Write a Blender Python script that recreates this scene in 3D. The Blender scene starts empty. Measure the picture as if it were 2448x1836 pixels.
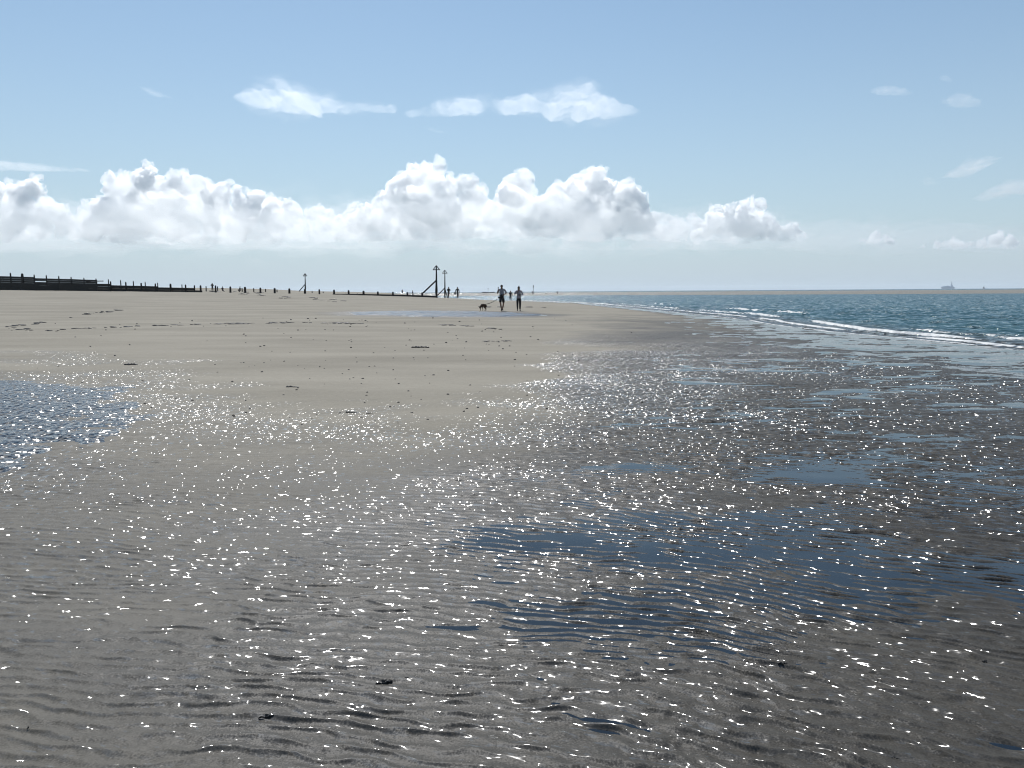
import bpy, math, random
import numpy as np
from mathutils import Vector, Matrix

SC = bpy.context.scene
COL = SC.collection
R = math.radians
random.seed(7)
EYE = 1.75            # metres above the sea, sea level is z = 0

# ------------------------------------------------------------------ camera
cam_d = bpy.data.cameras.new('camera')
cam = bpy.data.objects.new('camera', cam_d)
COL.objects.link(cam)
FPX = 1921.0          # focal length in pixels of the 2448 wide photograph
cam_d.sensor_width = 36.0
cam_d.lens = 36.0 * FPX / 2448.0
cam_d.clip_start = 0.05
cam_d.clip_end = 60000.0
PITCH = math.atan(221.0 / FPX)
ROLL = 0.0066
_f = Vector((0, math.cos(PITCH), -math.sin(PITCH)))
_r = Vector((1, 0, 0))
_u = _r.cross(_f)
_u2 = _u * math.cos(ROLL) + _r * math.sin(ROLL)
_r2 = _r * math.cos(ROLL) - _u * math.sin(ROLL)
m = Matrix((_r2, _u2, -_f)).transposed().to_4x4()
m.translation = (0, 0, EYE)
cam.matrix_world = m
SC.camera = cam


def at(px, py, D):
    """World point seen at photo pixel (px, py), D metres out along +Y."""
    d = _f * FPX + _r2 * (px - 1224.0) - _u2 * (py - 918.0)
    return Vector((0, 0, EYE)) + d * (D / d.y)


def hor(px):
    return 697.0 - (px - 1224.0) * ROLL


# ------------------------------------------------------------------ helpers
def link(o, parent=None):
    COL.objects.link(o)
    if parent is not None:
        o.parent = parent
    return o


def tag(o, label=None, cat=None, group=None, kind=None):
    if label: o['label'] = label
    if cat: o['category'] = cat
    if group: o['group'] = group
    if kind: o['kind'] = kind
    return o


def empty(name, loc, rz=0.0):
    o = bpy.data.objects.new(name, None)
    o.empty_display_size = 0.2
    o.location = loc
    o.rotation_euler = (0, 0, rz)
    return link(o)


class MB:
    """Collects shapes and links them as one mesh object."""
    def __init__(s):
        s.v, s.f = [], []

    def add(s, v, f):
        k = len(s.v)
        s.v += [tuple(p) for p in v]
        s.f += [tuple(i + k for i in q) for q in f]

    def box(s, c, size, rot=None, jit=0.0):
        x, y, z = (d / 2 for d in size)
        pts = [Vector((a * x, b * y, e * z)) for a in (-1, 1) for b in (-1, 1) for e in (-1, 1)]
        if jit:
            pts = [p + Vector([random.uniform(-jit, jit) for _ in range(3)]) for p in pts]
        if rot is not None:
            pts = [rot @ p for p in pts]
        c = Vector(c)
        s.add([p + c for p in pts], [(0, 1, 3, 2), (4, 6, 7, 5), (0, 4, 5, 1), (2, 3, 7, 6), (0, 2, 6, 4), (1, 5, 7, 3)])

    def tube(s, pts, rad, n=8, cap=True):
        pts = [Vector(p) for p in pts]
        if not hasattr(rad, '__len__'): rad = [rad] * len(pts)
        ring = []
        for i, p in enumerate(pts):
            d = (pts[min(i + 1, len(pts) - 1)] - pts[max(i - 1, 0)]).normalized()
            a = d.cross(Vector((0, 0, 1)))
            if a.length < 1e-3: a = Vector((1, 0, 0))
            a.normalize(); b = d.cross(a)
            ring += [p + (a * math.cos(2 * math.pi * k / n) + b * math.sin(2 * math.pi * k / n)) * rad[i] for k in range(n)]
        fs = []
        for i in range(len(pts) - 1):
            for k in range(n):
                fs.append((i * n + k, i * n + (k + 1) % n, (i + 1) * n + (k + 1) % n, (i + 1) * n + k))
        if cap:
            fs.append(tuple(reversed(range(n)))); fs.append(tuple((len(pts) - 1) * n + k for k in range(n)))
        s.add(ring, fs)

    def ball(s, c, rad, n=10, mrows=6, rot=None):
        if not hasattr(rad, '__len__'): rad = (rad,) * 3
        v, f = [], []
        for i in range(mrows + 1):
            t = math.pi * i / mrows
            for k in range(n):
                p = 2 * math.pi * k / n
                q = Vector((rad[0] * math.sin(t) * math.cos(p), rad[1] * math.sin(t) * math.sin(p), rad[2] * math.cos(t)))
                if rot is not None: q = rot @ q
                v.append(q + Vector(c))
        for i in range(mrows):
            for k in range(n):
                f.append((i * n + k, (i + 1) * n + k, (i + 1) * n + (k + 1) % n, i * n + (k + 1) % n))
        s.add(v, f)

    def mesh(s, name):
        me = bpy.data.meshes.new(name)
        me.from_pydata(s.v, [], s.f)
        me.validate(); me.update()
        return me

    def build(s, name, mat, parent=None, smooth=False):
        me = s.mesh(name)
        if mat: me.materials.append(mat)
        if smooth:
            me.polygons.foreach_set('use_smooth', [True] * len(me.polygons))
        return link(bpy.data.objects.new(name, me), parent)


def grid_mesh(name, X, Y, Z, attrs=None, keep=None, smooth=True):
    """Mesh from 2-D arrays (rows, cols); keep is a mask per quad."""
    nr, nc = X.shape
    idx = np.arange(nr * nc, dtype=np.int32).reshape(nr, nc)
    q = np.stack([idx[:-1, :-1], idx[:-1, 1:], idx[1:, 1:], idx[1:, :-1]], -1).reshape(-1, 4)
    if keep is not None:
        q = q[keep.reshape(-1)]
        used = np.zeros(nr * nc, bool); used[q.reshape(-1)] = True
        remap = np.cumsum(used).astype(np.int32) - 1
        q = remap[q]
    else:
        used = np.ones(nr * nc, bool)
    co = np.stack([X, Y, Z], -1).reshape(-1, 3)[used].astype(np.float32)
    me = bpy.data.meshes.new(name)
    me.vertices.add(len(co)); me.vertices.foreach_set('co', co.reshape(-1))
    me.loops.add(q.size); me.loops.foreach_set('vertex_index', np.ascontiguousarray(q, dtype=np.int32).reshape(-1))
    me.polygons.add(len(q))
    me.polygons.foreach_set('loop_start', np.arange(0, q.size, 4, dtype=np.int32))
    me.polygons.foreach_set('use_smooth', np.full(len(q), smooth))
    me.update(calc_edges=True)
    for k, a in (attrs or {}).items():
        at_ = me.attributes.new(k, 'FLOAT', 'POINT')
        at_.data.foreach_set('value', a.reshape(-1)[used].astype(np.float32))
    return me


_rng = np.random.RandomState(11)
_PERM = np.concatenate([_rng.permutation(4096)] * 2).astype(np.int32)
_ANG = _rng.rand(4096).astype(np.float32) * 2 * np.pi
_GX, _GY = np.cos(_ANG), np.sin(_ANG)


def pn(x, y, seed=0):
    """2-D gradient noise, about -0.7 .. 0.7."""
    x = np.asarray(x, np.float64) + seed * 37.31; y = np.asarray(y, np.float64) + seed * 91.7
    xi = np.floor(x).astype(np.int64); yi = np.floor(y).astype(np.int64)
    xf = (x - xi).astype(np.float32); yf = (y - yi).astype(np.float32)
    u = xf * xf * xf * (xf * (xf * 6 - 15) + 10); v = yf * yf * yf * (yf * (yf * 6 - 15) + 10)

    def g(ix, iy, fx, fy):
        h = _PERM[(_PERM[ix & 4095] + (iy & 4095)) & 4095]
        return _GX[h] * fx + _GY[h] * fy
    a = g(xi, yi, xf, yf); b = g(xi + 1, yi, xf - 1, yf)
    c = g(xi, yi + 1, xf, yf - 1); d = g(xi + 1, yi + 1, xf - 1, yf - 1)
    return (a + (b - a) * u) + ((c + (d - c) * u) - (a + (b - a) * u)) * v


def fbm(x, y, oct=4, seed=0, gain=0.5, lac=2.03):
    t = 0; a = 1.0
    for k in range(oct):
        t = t + a * pn(x, y, seed + k * 3); x = x * lac; y = y * lac; a *= gain
    return t


def sstep(a, b, x):
    t = np.clip((x - a) / (b - a), 0, 1)
    return t * t * (3 - 2 * t)


# ------------------------------------------------------------------ material helpers
def new_mat(name):
    mt = bpy.data.materials.new(name); mt.use_nodes = True
    nt = mt.node_tree
    return mt, nt, nt.nodes, nt.links, nt.nodes['Principled BSDF']


def val(nodes, links, op, a, b=None, clamp=False):
    n = nodes.new('ShaderNodeMath'); n.operation = op; n.use_clamp = clamp
    for i, x in enumerate((a, b)):
        if x is None: continue
        if isinstance(x, (int, float)): n.inputs[i].default_value = x
        else: links.new(x, n.inputs[i])
    return n.outputs[0]


def attr(nodes, name):
    n = nodes.new('ShaderNodeAttribute'); n.attribute_name = name
    return n.outputs['Fac']


def noise(nodes, links, scale, detail=3, vec=None, rough=0.5, dist=0.0, color=False):
    n = nodes.new('ShaderNodeTexNoise')
    n.inputs['Scale'].default_value = scale; n.inputs['Detail'].default_value = detail
    n.inputs['Roughness'].default_value = rough; n.inputs['Distortion'].default_value = dist
    if vec is not None: links.new(vec, n.inputs['Vector'])
    return n.outputs['Color' if color else 'Fac']


def mapping(nodes, links, scale=(1, 1, 1), rot=(0, 0, 0)):
    tc = nodes.new('ShaderNodeTexCoord'); mp = nodes.new('ShaderNodeMapping')
    mp.inputs['Scale'].default_value = scale; mp.inputs['Rotation'].default_value = rot
    links.new(tc.outputs['Object'], mp.inputs['Vector'])
    return mp.outputs['Vector']


def mapping_dir(nodes, links, freq, deg):
    """Coordinates along / across a ground direction turned deg from +X, with their own frequencies."""
    tc = nodes.new('ShaderNodeTexCoord'); mp = nodes.new('ShaderNodeMapping'); mp.vector_type = 'TEXTURE'
    mp.inputs['Scale'].default_value = [1.0 / f for f in freq]; mp.inputs['Rotation'].default_value = (0, 0, R(deg))
    links.new(tc.outputs['Object'], mp.inputs['Vector'])
    return mp.outputs['Vector']


def maprange(nodes, links, x, a, b, c=0.0, d=1.0, smooth=False):
    n = nodes.new('ShaderNodeMapRange')
    if smooth: n.interpolation_type = 'SMOOTHSTEP'
    links.new(x, n.inputs['Value'])
    for k, w in zip(('From Min', 'From Max', 'To Min', 'To Max'), (a, b, c, d)): n.inputs[k].default_value = w
    return n.outputs['Result']


def mixc(nodes, links, fac, a, b):
    n = nodes.new('ShaderNodeMix'); n.data_type = 'RGBA'
    if isinstance(fac, (int, float)): n.inputs['Factor'].default_value = fac
    else: links.new(fac, n.inputs['Factor'])
    for k, x in (('A', a), ('B', b)):
        s = [i for i in n.inputs if i.name == k and i.type == 'RGBA'][0]
        if isinstance(x, tuple): s.default_value = (*x, 1)
        else: links.new(x, s)
    return [o for o in n.outputs if o.type == 'RGBA'][0]


def simple_mat(name, col, rough=0.7, var=0.25, scale=8.0, spec=0.3, bump=0.0, metallic=0.0):
    mt, nt, N, L, P = new_mat(name)
    f = noise(N, L, scale, 4, mapping(N, L))
    f = maprange(N, L, f, 0.3, 0.7)
    L.new(mixc(N, L, f, tuple(c * (1 - var) for c in col), tuple(min(1, c * (1 + var)) for c in col)), P.inputs['Base Color'])
    P.inputs['Roughness'].default_value = rough
    P.inputs['Specular IOR Level'].default_value = spec
    P.inputs['Metallic'].default_value = metallic
    if bump:
        b = N.new('ShaderNodeBump'); b.inputs['Strength'].default_value = bump; b.inputs['Distance'].default_value = 0.01
        L.new(f, b.inputs['Height']); L.new(b.outputs['Normal'], P.inputs['Normal'])
    return mt


def jitter_normal(N, L, vec, scale, amp, detail=1.0):
    """Small-scale tilt of the surface: geometric normal plus a random horizontal vector."""
    c = noise(N, L, scale, detail, vec, color=True)
    s = N.new('ShaderNodeVectorMath'); s.operation = 'SUBTRACT'; L.new(c, s.inputs[0]); s.inputs[1].default_value = (0.5, 0.5, 0.5)
    k = N.new('ShaderNodeVectorMath'); k.operation = 'SCALE'; L.new(s.outputs[0], k.inputs[0])
    if isinstance(amp, (int, float)): k.inputs['Scale'].default_value = amp
    else: L.new(amp, k.inputs['Scale'])
    z = N.new('ShaderNodeVectorMath'); z.operation = 'MULTIPLY'; L.new(k.outputs[0], z.inputs[0]); z.inputs[1].default_value = (1, 1, 0)
    return z.outputs[0]


def add_normal(N, L, base, offs):
    for o in offs:
        a = N.new('ShaderNodeVectorMath'); a.operation = 'ADD'; L.new(base, a.inputs[0]); L.new(o, a.inputs[1]); base = a.outputs[0]
    n = N.new('ShaderNodeVectorMath'); n.operation = 'NORMALIZE'; L.new(base, n.inputs[0])
    return n.outputs[0]


# ------------------------------------------------------------------ light
SUN_EL, SUN_AZ = R(49), R(-12)          # azimuth measured from +Y, negative = to the west of the view
w = bpy.data.worlds.new('World'); SC.world = w; w.use_nodes = True
WN, WL = w.node_tree.nodes, w.node_tree.links
sky = WN.new('ShaderNodeTexSky'); sky.sky_type = 'NISHITA'
sky.sun_disc = False; sky.sun_elevation = SUN_EL; sky.sun_rotation = SUN_AZ
sky.air_density = 1.0; sky.dust_density = 0.2; sky.ozone_density = 1.0; sky.altitude = 0
# sea haze low over the horizon: a pale band that thins out upwards, the same all round
_tc = WN.new('ShaderNodeTexCoord'); _sx = WN.new('ShaderNodeSeparateXYZ'); WL.new(_tc.outputs['Generated'], _sx.inputs[0])
_hz = maprange(WN, WL, _sx.outputs['Z'], 0.0, 0.80, 1.0, 0.0)
_hz = val(WN, WL, 'MULTIPLY', val(WN, WL, 'POWER', _hz, 3.3), 0.94)
_tint = WN.new('ShaderNodeMix'); _tint.data_type = 'RGBA'; _tint.blend_type = 'MULTIPLY'; _tint.inputs[0].default_value = 1.0
WL.new(sky.outputs['Color'], _tint.inputs[6]); _tint.inputs[7].default_value = (0.92, 1.03, 1.03, 1)
_skc = mixc(WN, WL, _hz, _tint.outputs[2], (4.7, 5.8, 7.0))
WL.new(_skc, WN['Background'].inputs['Color'])
WN['Background'].inputs['Strength'].default_value = 0.099
sl = bpy.data.lights.new('sun', 'SUN'); so = bpy.data.objects.new('sun', sl); link(so)
sl.energy = 4.6; sl.angle = R(0.5); sl.color = (1.0, 0.975, 0.94)
sd = Vector((math.sin(SUN_AZ) * math.cos(SUN_EL), math.cos(SUN_AZ) * math.cos(SUN_EL), math.sin(SUN_EL)))
so.rotation_euler = sd.to_track_quat('Z', 'Y').to_euler()

SC.view_settings.view_transform = 'Standard'; SC.view_settings.look = 'None'
SC.view_settings.exposure = 0.0; SC.view_settings.gamma = 1.0
SC.render.engine = 'CYCLES'
cy = SC.cycles
cy.use_denoising = True; cy.filter_width = 1.1
cy.max_bounces = 64; cy.diffuse_bounces = 2; cy.glossy_bounces = 3; cy.transmission_bounces = 4
cy.volume_bounces = 48; cy.transparent_max_bounces = 16
cy.caustics_reflective = False; cy.caustics_refractive = False
# ------------------------------------------------------------------ beach: one height field in metres
_GXS = [-400, -140, -83, -50, -33, -18, -12, 0, 10, 20, 60, 400]
_GZS = [6.0, 4.2, 2.42, 1.84, 1.49, 0.98, 0.72, 0.15, -0.16, -0.8, -2.0, -4.0]


def waterline(y):
    return np.interp(y, [0, 12, 23, 34, 55, 82, 116, 153, 170], [16.5, 15.4, 14.5, 13.0, 13.4, 11.6, 10.0, 1.3, -4.0])


def base_z(x, y):
    """The beach without its small relief."""
    S = np.clip((y - 8) / 122.0, 0, 1)
    z = 0.14 + np.interp(x, _GXS, _GZS) * S
    z = z + 0.22 * np.exp(-(((x + 4) / 16) ** 2 + ((y - 62) / 26) ** 2))
    z = z - 0.06 * np.exp(-(((x + 4) / 7) ** 2 + ((y - 50) / 6.0) ** 2))
    # shore face down to the sea
    d = waterline(y) - x                      # metres landward of the waterline
    z = np.minimum(z, np.where(d > 0, 0.0125 * d + 0.05 * np.maximum(0, d - 5), 0.03 * d) + 0.0)
    yend = 150 + np.maximum(0, -x) * 2.1
    z = z - np.maximum(0, y - yend) * 0.03
    return np.maximum(z, -1.5)


_YDX = [-60, -20, -11.9, -6.7, -4.6, -2.6, -1.2, 0.4, 1.2, 3.6, 7.8, 10.5, 12]
_YDY = [26, 20, 18.2, 15.2, 12.5, 10.2, 9.5, 12.5, 21, 38, 52, 57, 80]


def dryness(x, y):
    xq = x + (2.4 * pn(y / 3.1, x / 9.0, 4) + 0.9 * pn(y / 1.1, x / 5.0, 3)) * sstep(8, 18, y) * (1 - 0.6 * sstep(40, 70, y))
    yd = np.interp(xq, _YDX, _YDY) * (1 + 0.10 * pn(x / 1.7, y / 2.5, 5) + 0.38 * sstep(11, 18, y) * pn(x / 5.0, y / 2.6, 6))
    d = sstep(-0.62, 0.36, (y - yd) / yd + 0.12 * fbm(x / 1.2, y / 1.2, 3, 7))
    r = ((x + 4.2) / 6.8) ** 2 + ((y - 50.5) / 5.6) ** 2 + 0.4 * pn(x / 3, y / 2, 9)
    d = d * sstep(0.8, 1.7, r)
    return d * sstep(0.5, 2.0, waterline(y) - x)


def pool_left(x, y):
    r = ((x + 7.85 + (y - 11) * 0.28) / 3.1) ** 2 + ((y - 10.9) / 4.5) ** 2
    return 1 - sstep(0.55, 1.25, r + 0.55 * pn(x / 1.5, y / 1.9, 21) + 0.4 * pn(x / 0.5, y / 0.6, 22))


def pool_mid(x, y):
    r = ((x + 4.2) / 6.0) ** 2 + ((y - 50.5) / 4.4) ** 2
    return 1 - sstep(0.7, 1.1, r + 0.35 * pn(x / 2.5, y / 2.5, 23))


def pool_near(x, y):
    """Shallow film lying between the ripples in front of the camera."""
    t = 0.55 * fbm(x / 1.5, y / 0.9, 3, 31)
    for cx, cy_, rx, ry, a in ((0.1, 4.6, 1.3, 0.5, .55), (1.0, 5.0, 1.2, .45, .5), (1.9, 4.4, 1.0, .4, .5), (2.6, 4.5, .9, .4, .45), (2.3, 6.6, 1.6, .6, .3),
                               (0.4, 3.3, .6, .3, .12), (1.3, 3.2, .8, .25, .15), (-.5, 4.0, .7, .3, .35), (3.6, 7.2, 1.5, .7, .35), (0.2, 7.5, 1.3, .6, .25)):
        t = t + a * np.exp(-(((x - cx) / rx) ** 2 + ((y - cy_) / ry) ** 2))
    return t


_CRX = np.linspace(-12, 14, 261)
_CRY = np.cumsum(0.10 + 0.42 * sstep(-1.0, 1.8, _CRX)) * 0.1


def ripples(x, y):
    """Current ripples about 8 cm apart; returns height in metres and their local strength."""
    wx = x + 0.05 * pn(x / 0.23, y / 0.2, 41) + 0.14 * pn(x / 0.9, y / 0.8, 42)
    wy = y + 0.04 * pn(x / 0.21, y / 0.17, 43) + 0.16 * pn(x / 1.1, y / 0.9, 44)
    # crests swing round: nearly square to the view in the west, slanting seaward in the east
    wy = wy + np.interp(wx, _CRX, _CRY)
    ph = 2 * np.pi * wy / 0.080 + 3.2 * pn(wx / 0.30, wy / 0.15, 45) + 1.7 * pn(wx / 0.11, wy / 0.075, 46)
    h = np.sin(ph) * np.clip(0.72 + 0.75 * pn(wx / 0.17, wy / 0.085, 50), 0.25, 1.15)
    sharp = 1.9 * np.exp(1.35 * (np.clip(h, -1.2, 1.15) - 1)) - 0.75     # peaked crests over wide troughs
    st = np.clip(0.70 + 0.75 * fbm(x / 1.1, y / 0.8, 3, 47), 0.06, 1.25)
    lump = pn(wx / 0.062, wy / 0.05, 48) + 0.6 * pn(wx / 0.034, wy / 0.028, 49)
    lefty = sstep(0.4, -1.6, x + 0.25 * (y - 3))           # smoother on the west side
    st = st * (1 - 0.26 * lefty)
    return 0.0104 * sharp + 0.0034 * lump, st


def big_ripples(x, y):
    wx = x + 0.2 * pn(x / 0.8, y / 0.7, 51); wy = y + 0.18 * pn(x / 0.9, y / 0.6, 52)
    n = fbm(wx / 0.62, wy / 0.24, 3, 53, 0.55)
    return 0.022 * n


def scour(x, y):
    """Little scarps and hollows, long and thin, lying across the view."""
    n = pn(x / 0.34 + 0.8 * pn(x / .5, y / .5, 61), y / 0.10 + 0.25 * x / 0.1 * 0.3, 62)
    return 0.034 * np.clip(n - 0.28, 0, 1)


def sand_height(x, y, r):
    b = base_z(x, y)
    dry = dryness(x, y)
    wet = 1 - dry
    rp, st = ripples(x, y)
    near = 1 - sstep(7.5, 12.5, r)
    far = sstep(6.0, 11.0, r)
    z = b + 0.010 * fbm(x / 1.6, y / 1.1, 3, 71) * (1 + 2 * sstep(15, 60, r))
    z = z + rp * st * near * wet * 1.0
    patch = sstep(-0.35, 0.25, fbm(x / 3.5, y / 2.2, 3, 57))
    z = z + big_ripples(x, y) * far * (1 - sstep(34, 60, r)) * wet * (0.35 + 0.8 * patch)
    z = z - scour(x, y) * near * wet * np.clip(1.2 - st, 0, 1)
    z = z + 0.004 * fbm(x / 0.25, y / 0.2, 3, 73) * sstep(0.3, 1, dry)
    return z, b, dry, st


def angles(lo, hi, n): return np.linspace(lo, hi, n)


def fan(rs, th):
    rr, tt = np.meshgrid(rs, th, indexing='ij')
    return rr * np.sin(tt), rr * np.cos(tt), rr


phi = np.concatenate([np.arange(74, 44, -0.3), np.arange(44, 23, -0.05), np.arange(23, 5.5, -0.027), np.arange(5.5, 2.0, -0.03), np.arange(2.0, 0.5, -0.02)])
rs = 1.6 / np.tan(np.radians(phi))
rs = np.concatenate([rs, np.geomspace(rs[-1] * 1.01, 420, 60)])
th = np.radians(np.concatenate([np.arange(-84, -38, 0.3), np.linspace(-38, 38, 1100), np.arange(38.3, 84.2, 0.3)]))
X, Y, RR = fan(rs, th)
Z, B, DRY, ST = sand_height(X, Y, RR)
LEFT = pool_left(X, Y); MID = pool_mid(X, Y); NEARP = pool_near(X, Y)
# water table
streak = fbm(X / 2.2, Y / 1.1, 3, 81) + 0.45 * pn(X / 0.5, Y / 0.25, 84)
seaward = sstep(9.0, 2.0, waterline(Y) - X) * sstep(9, 20, RR)
zone = sstep(1.0, 5.0, X - (Y - 8) * 0.0) * sstep(9, 14, RR) * (1 - DRY)
LEFTY = sstep(0.6, -1.4, X + 0.25 * (Y - 3))
WT = B - 0.0058 + 0.0024 * sstep(0.4, 2.6, X) - 0.0030 * sstep(3.9, 3.2, Y) - 0.008 * LEFTY - 0.004 * sstep(7, 10, RR) + 0.0070 * np.clip(NEARP, -.5, 0.75) * (1 - sstep(7, 10, RR)) \
    + sstep(7, 10, RR) * (0.017 * np.clip(streak + 0.08, -1, 1) * zone) \
    + 0.048 * LEFT + 0.05 * MID + 0.013 * seaward
WT = WT - 0.05 * DRY * (1 - MID)
depth = WT - Z
wetattr = (1 - DRY) * (1 - 0.24 * sstep(-0.2, -2.6, X))
_dzr = np.gradient(Z, axis=0) / np.gradient(RR, axis=0)
FACE = sstep(0.02, 0.26, _dzr) * (1 - sstep(5.5, 9.5, RR)) + 0.45 * sstep(5.5, 9.5, RR)
me = grid_mesh('beach', X, Y, Z, {'face': FACE, 'wet': wetattr, 'soak': np.clip(depth / 0.004 + 1.2, 0, 1) * (1 - DRY), 'side': sstep(-2.6, 2.8, X), 'under': np.maximum(np.clip(depth / 0.0015, 0, 1), 0.92 * sstep(15, 30, Y)), 'far': sstep(4.8, 9.5, RR) * (1 - 0.35 * sstep(20, 50, RR))})


def sand_material():
    mt, nt, N, L, P = new_mat('sand')
    wet = attr(N, 'wet'); soak = attr(N, 'soak')
    v = mapping(N, L)
    big = noise(N, L, 0.35, 5, mapping(N, L, (0.35, 1.3, 1)), 0.6)
    fine = noise(N, L, 60, 3, v, 0.7)
    fleck = noise(N, L, 14, 2, v, 0.6)
    t = val(N, L, 'ADD', val(N, L, 'MULTIPLY', big, 0.55), val(N, L, 'ADD', val(N, L, 'MULTIPLY', fine, 0.3), val(N, L, 'MULTIPLY', fleck, 0.15)))
    t = maprange(N, L, t, 0.36, 0.64)
    dry = mixc(N, L, t, (0.222, 0.203, 0.166), (0.326, 0.299, 0.247))
    wetc = mixc(N, L, t, (0.034, 0.031, 0.0262), (0.068, 0.062, 0.052))
    # patchy edge between dry and wet
    e = val(N, L, 'ADD', wet, val(N, L, 'MULTIPLY', val(N, L, 'SUBTRACT', noise(N, L, 1.2, 4, mapping(N, L, (0.7, 1.5, 1))), 0.5), 0.6))
    e = maprange(N, L, e, 0.08, 0.95)
    L.new(mixc(N, L, e, dry, wetc), P.inputs['Base Color'])
    fara = attr(N, 'far')
    # water caught in small hollows: little glossy flecks on otherwise matt wet sand
    fl_n = noise(N, L, 1.0, 2, mapping_dir(N, L, (17, 42, 1), -20))
    fl_f = noise(N, L, 1.0, 2, mapping_dir(N, L, (18, 11, 1), -10))
    mixf = N.new('ShaderNodeMix'); mixf.data_type = 'FLOAT'; L.new(fara, mixf.inputs[0]); L.new(fl_n, mixf.inputs[2]); L.new(fl_f, mixf.inputs[3])
    zone = noise(N, L, 0.5, 3, mapping(N, L, (0.7, 1.1, 1)))
    th = val(N, L, 'ADD', mixf.outputs[0], val(N, L, 'MULTIPLY', val(N, L, 'SUBTRACT', zone, 0.5), 0.35))
    th = val(N, L, 'ADD', th, val(N, L, 'MULTIPLY', soak, 0.04))
    th = val(N, L, 'ADD', th, val(N, L, 'MULTIPLY', val(N, L, 'SUBTRACT', attr(N, 'face'), 0.45), 0.26))
    film = val(N, L, 'MULTIPLY', maprange(N, L, e, 0.06, 0.30), val(N, L, 'MULTIPLY', maprange(N, L, val(N, L, 'SUBTRACT', th, val(N, L, 'MULTIPLY', fara, 0.008)), 0.525, 0.57), val(N, L, 'SUBTRACT', 1.0, attr(N, 'under'))))
    r = N.new('ShaderNodeMix'); r.data_type = 'FLOAT'
    L.new(e, r.inputs[0]); r.inputs[2].default_value = 0.92; r.inputs[3].default_value = 0.52
    L.new(r.outputs[0], P.inputs['Roughness'])
    L.new(val(N, L, 'ADD', 0.08, val(N, L, 'MULTIPLY', e, maprange(N, L, attr(N, 'side'), 0, 1, 0.24, 0.06))), P.inputs['Specular IOR Level'])
    P.inputs['IOR'].default_value = 1.38
    L.new(film, P.inputs['Coat Weight'])
    P.inputs['Coat IOR'].default_value = 1.33
    L.new(maprange(N, L, fara, 0, 1, 0.085, 0.14), P.inputs['Coat Roughness'])
    g = N.new('ShaderNodeNewGeometry')
    mid_ = val(N, L, 'MULTIPLY', fara, val(N, L, 'SUBTRACT', 1.0, fara))
    amp = val(N, L, 'MULTIPLY', maprange(N, L, fara, 0, 1, 1.05, 2.3), val(N, L, 'ADD', 1.0, val(N, L, 'MULTIPLY', mid_, 3.0)))
    jn = jitter_normal(N, L, mapping_dir(N, L, (9, 22, 1), -20), 1.0, val(N, L, 'MULTIPLY', amp, val(N, L, 'SUBTRACT', 1.0, fara)), 1.0)
    jf = jitter_normal(N, L, mapping_dir(N, L, (20, 12, 1), -10), 1.0, val(N, L, 'MULTIPLY', amp, fara), 1.0)
    j2 = jitter_normal(N, L, v, 130.0, 0.75, 1.0)
    j3 = jitter_normal(N, L, mapping_dir(N, L, (12, 15, 1), -12), 1.0, val(N, L, 'MULTIPLY', e, maprange(N, L, fara, 0, 1, 0.40, 1.5)), 2.0)
    L.new(add_normal(N, L, g.outputs['Normal'], (j2, j3)), P.inputs['Normal'])
    # the steep faces of the ripples look obliquely seaward-to-landward, more so on the sea side of the beach
    side = attr(N, 'side')
    lean = N.new('ShaderNodeCombineXYZ'); L.new(maprange(N, L, side, 0, 1, 0.12, -0.27), lean.inputs[0]); L.new(maprange(N, L, fara, 0, 1, -0.02, -0.27), lean.inputs[1])
    L.new(add_normal(N, L, g.outputs['Normal'], (jn, jf, lean.outputs[0])), P.inputs['Coat Normal'])
    return mt


SAND = sand_material()
me.materials.append(SAND)
beach = link(bpy.data.objects.new('beach', me)); tag(beach, kind='structure')


def film_material(name, wind):
    """A thin sheet of clear still water: reflects by Fresnel, lets the sand below show."""
    mt, nt, N, L, P = new_mat(name)
    N.remove(P)
    out = N['Material Output']
    tr = N.new('ShaderNodeBsdfTransparent'); tr.inputs['Color'].default_value = (0.93, 0.95, 0.96, 1)
    gl = N.new('ShaderNodeBsdfGlossy'); gl.inputs['Roughness'].default_value = 0.04 if wind < 0.1 else 0.17
    fr = N.new('ShaderNodeFresnel'); fr.inputs['IOR'].default_value = 1.75
    g = N.new('ShaderNodeNewGeometry')
    j = jitter_normal(N, L, mapping(N, L, (17.0, 13, 1) if wind > .8 else (2.0, 1.2, 1), (0, 0, R(-8))), 1.0, wind, 1.0)
    lean = N.new('ShaderNodeCombineXYZ'); lean.inputs[0].default_value = (0.06 if wind > .8 else -0.03) if wind > .2 else 0; lean.inputs[1].default_value = (-0.08 if wind > .8 else -0.17) if wind > .2 else 0
    nrm = add_normal(N, L, g.outputs['Normal'], (j, lean.outputs[0]))
    L.new(nrm, gl.inputs['Normal']); L.new(nrm, fr.inputs['Normal'])
    mx = N.new('ShaderNodeMixShader')
    L.new(fr.outputs[0], mx.inputs[0]); L.new(tr.outputs[0], mx.inputs[1]); L.new(gl.outputs[0], mx.inputs[2])
    L.new(mx.outputs[0], out.inputs['Surface'])
    return mt


def quad_any(a): return a[:-1, :-1] | a[1:, :-1] | a[:-1, 1:] | a[1:, 1:]


wetv = depth > -0.0006
k = quad_any(wetv)
isL = LEFT > 0.15; isM = MID > 0.3
kL = k & quad_any(isL); kM = k & quad_any(isM) & ~kL; kN = k & ~kL & ~kM
for nm, kk, wind in (('shallow_water', kN, 0.06), ('tidal_pool', kL, 1.4), ('tidal_pool', kM, 0.28)):
    if kk.any():
        mw = grid_mesh(nm, X, Y, WT + 0.0004, keep=kk)
        mw.materials.append(film_material(nm, wind))
        tag(link(bpy.data.objects.new(nm, mw)), kind='structure')

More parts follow.
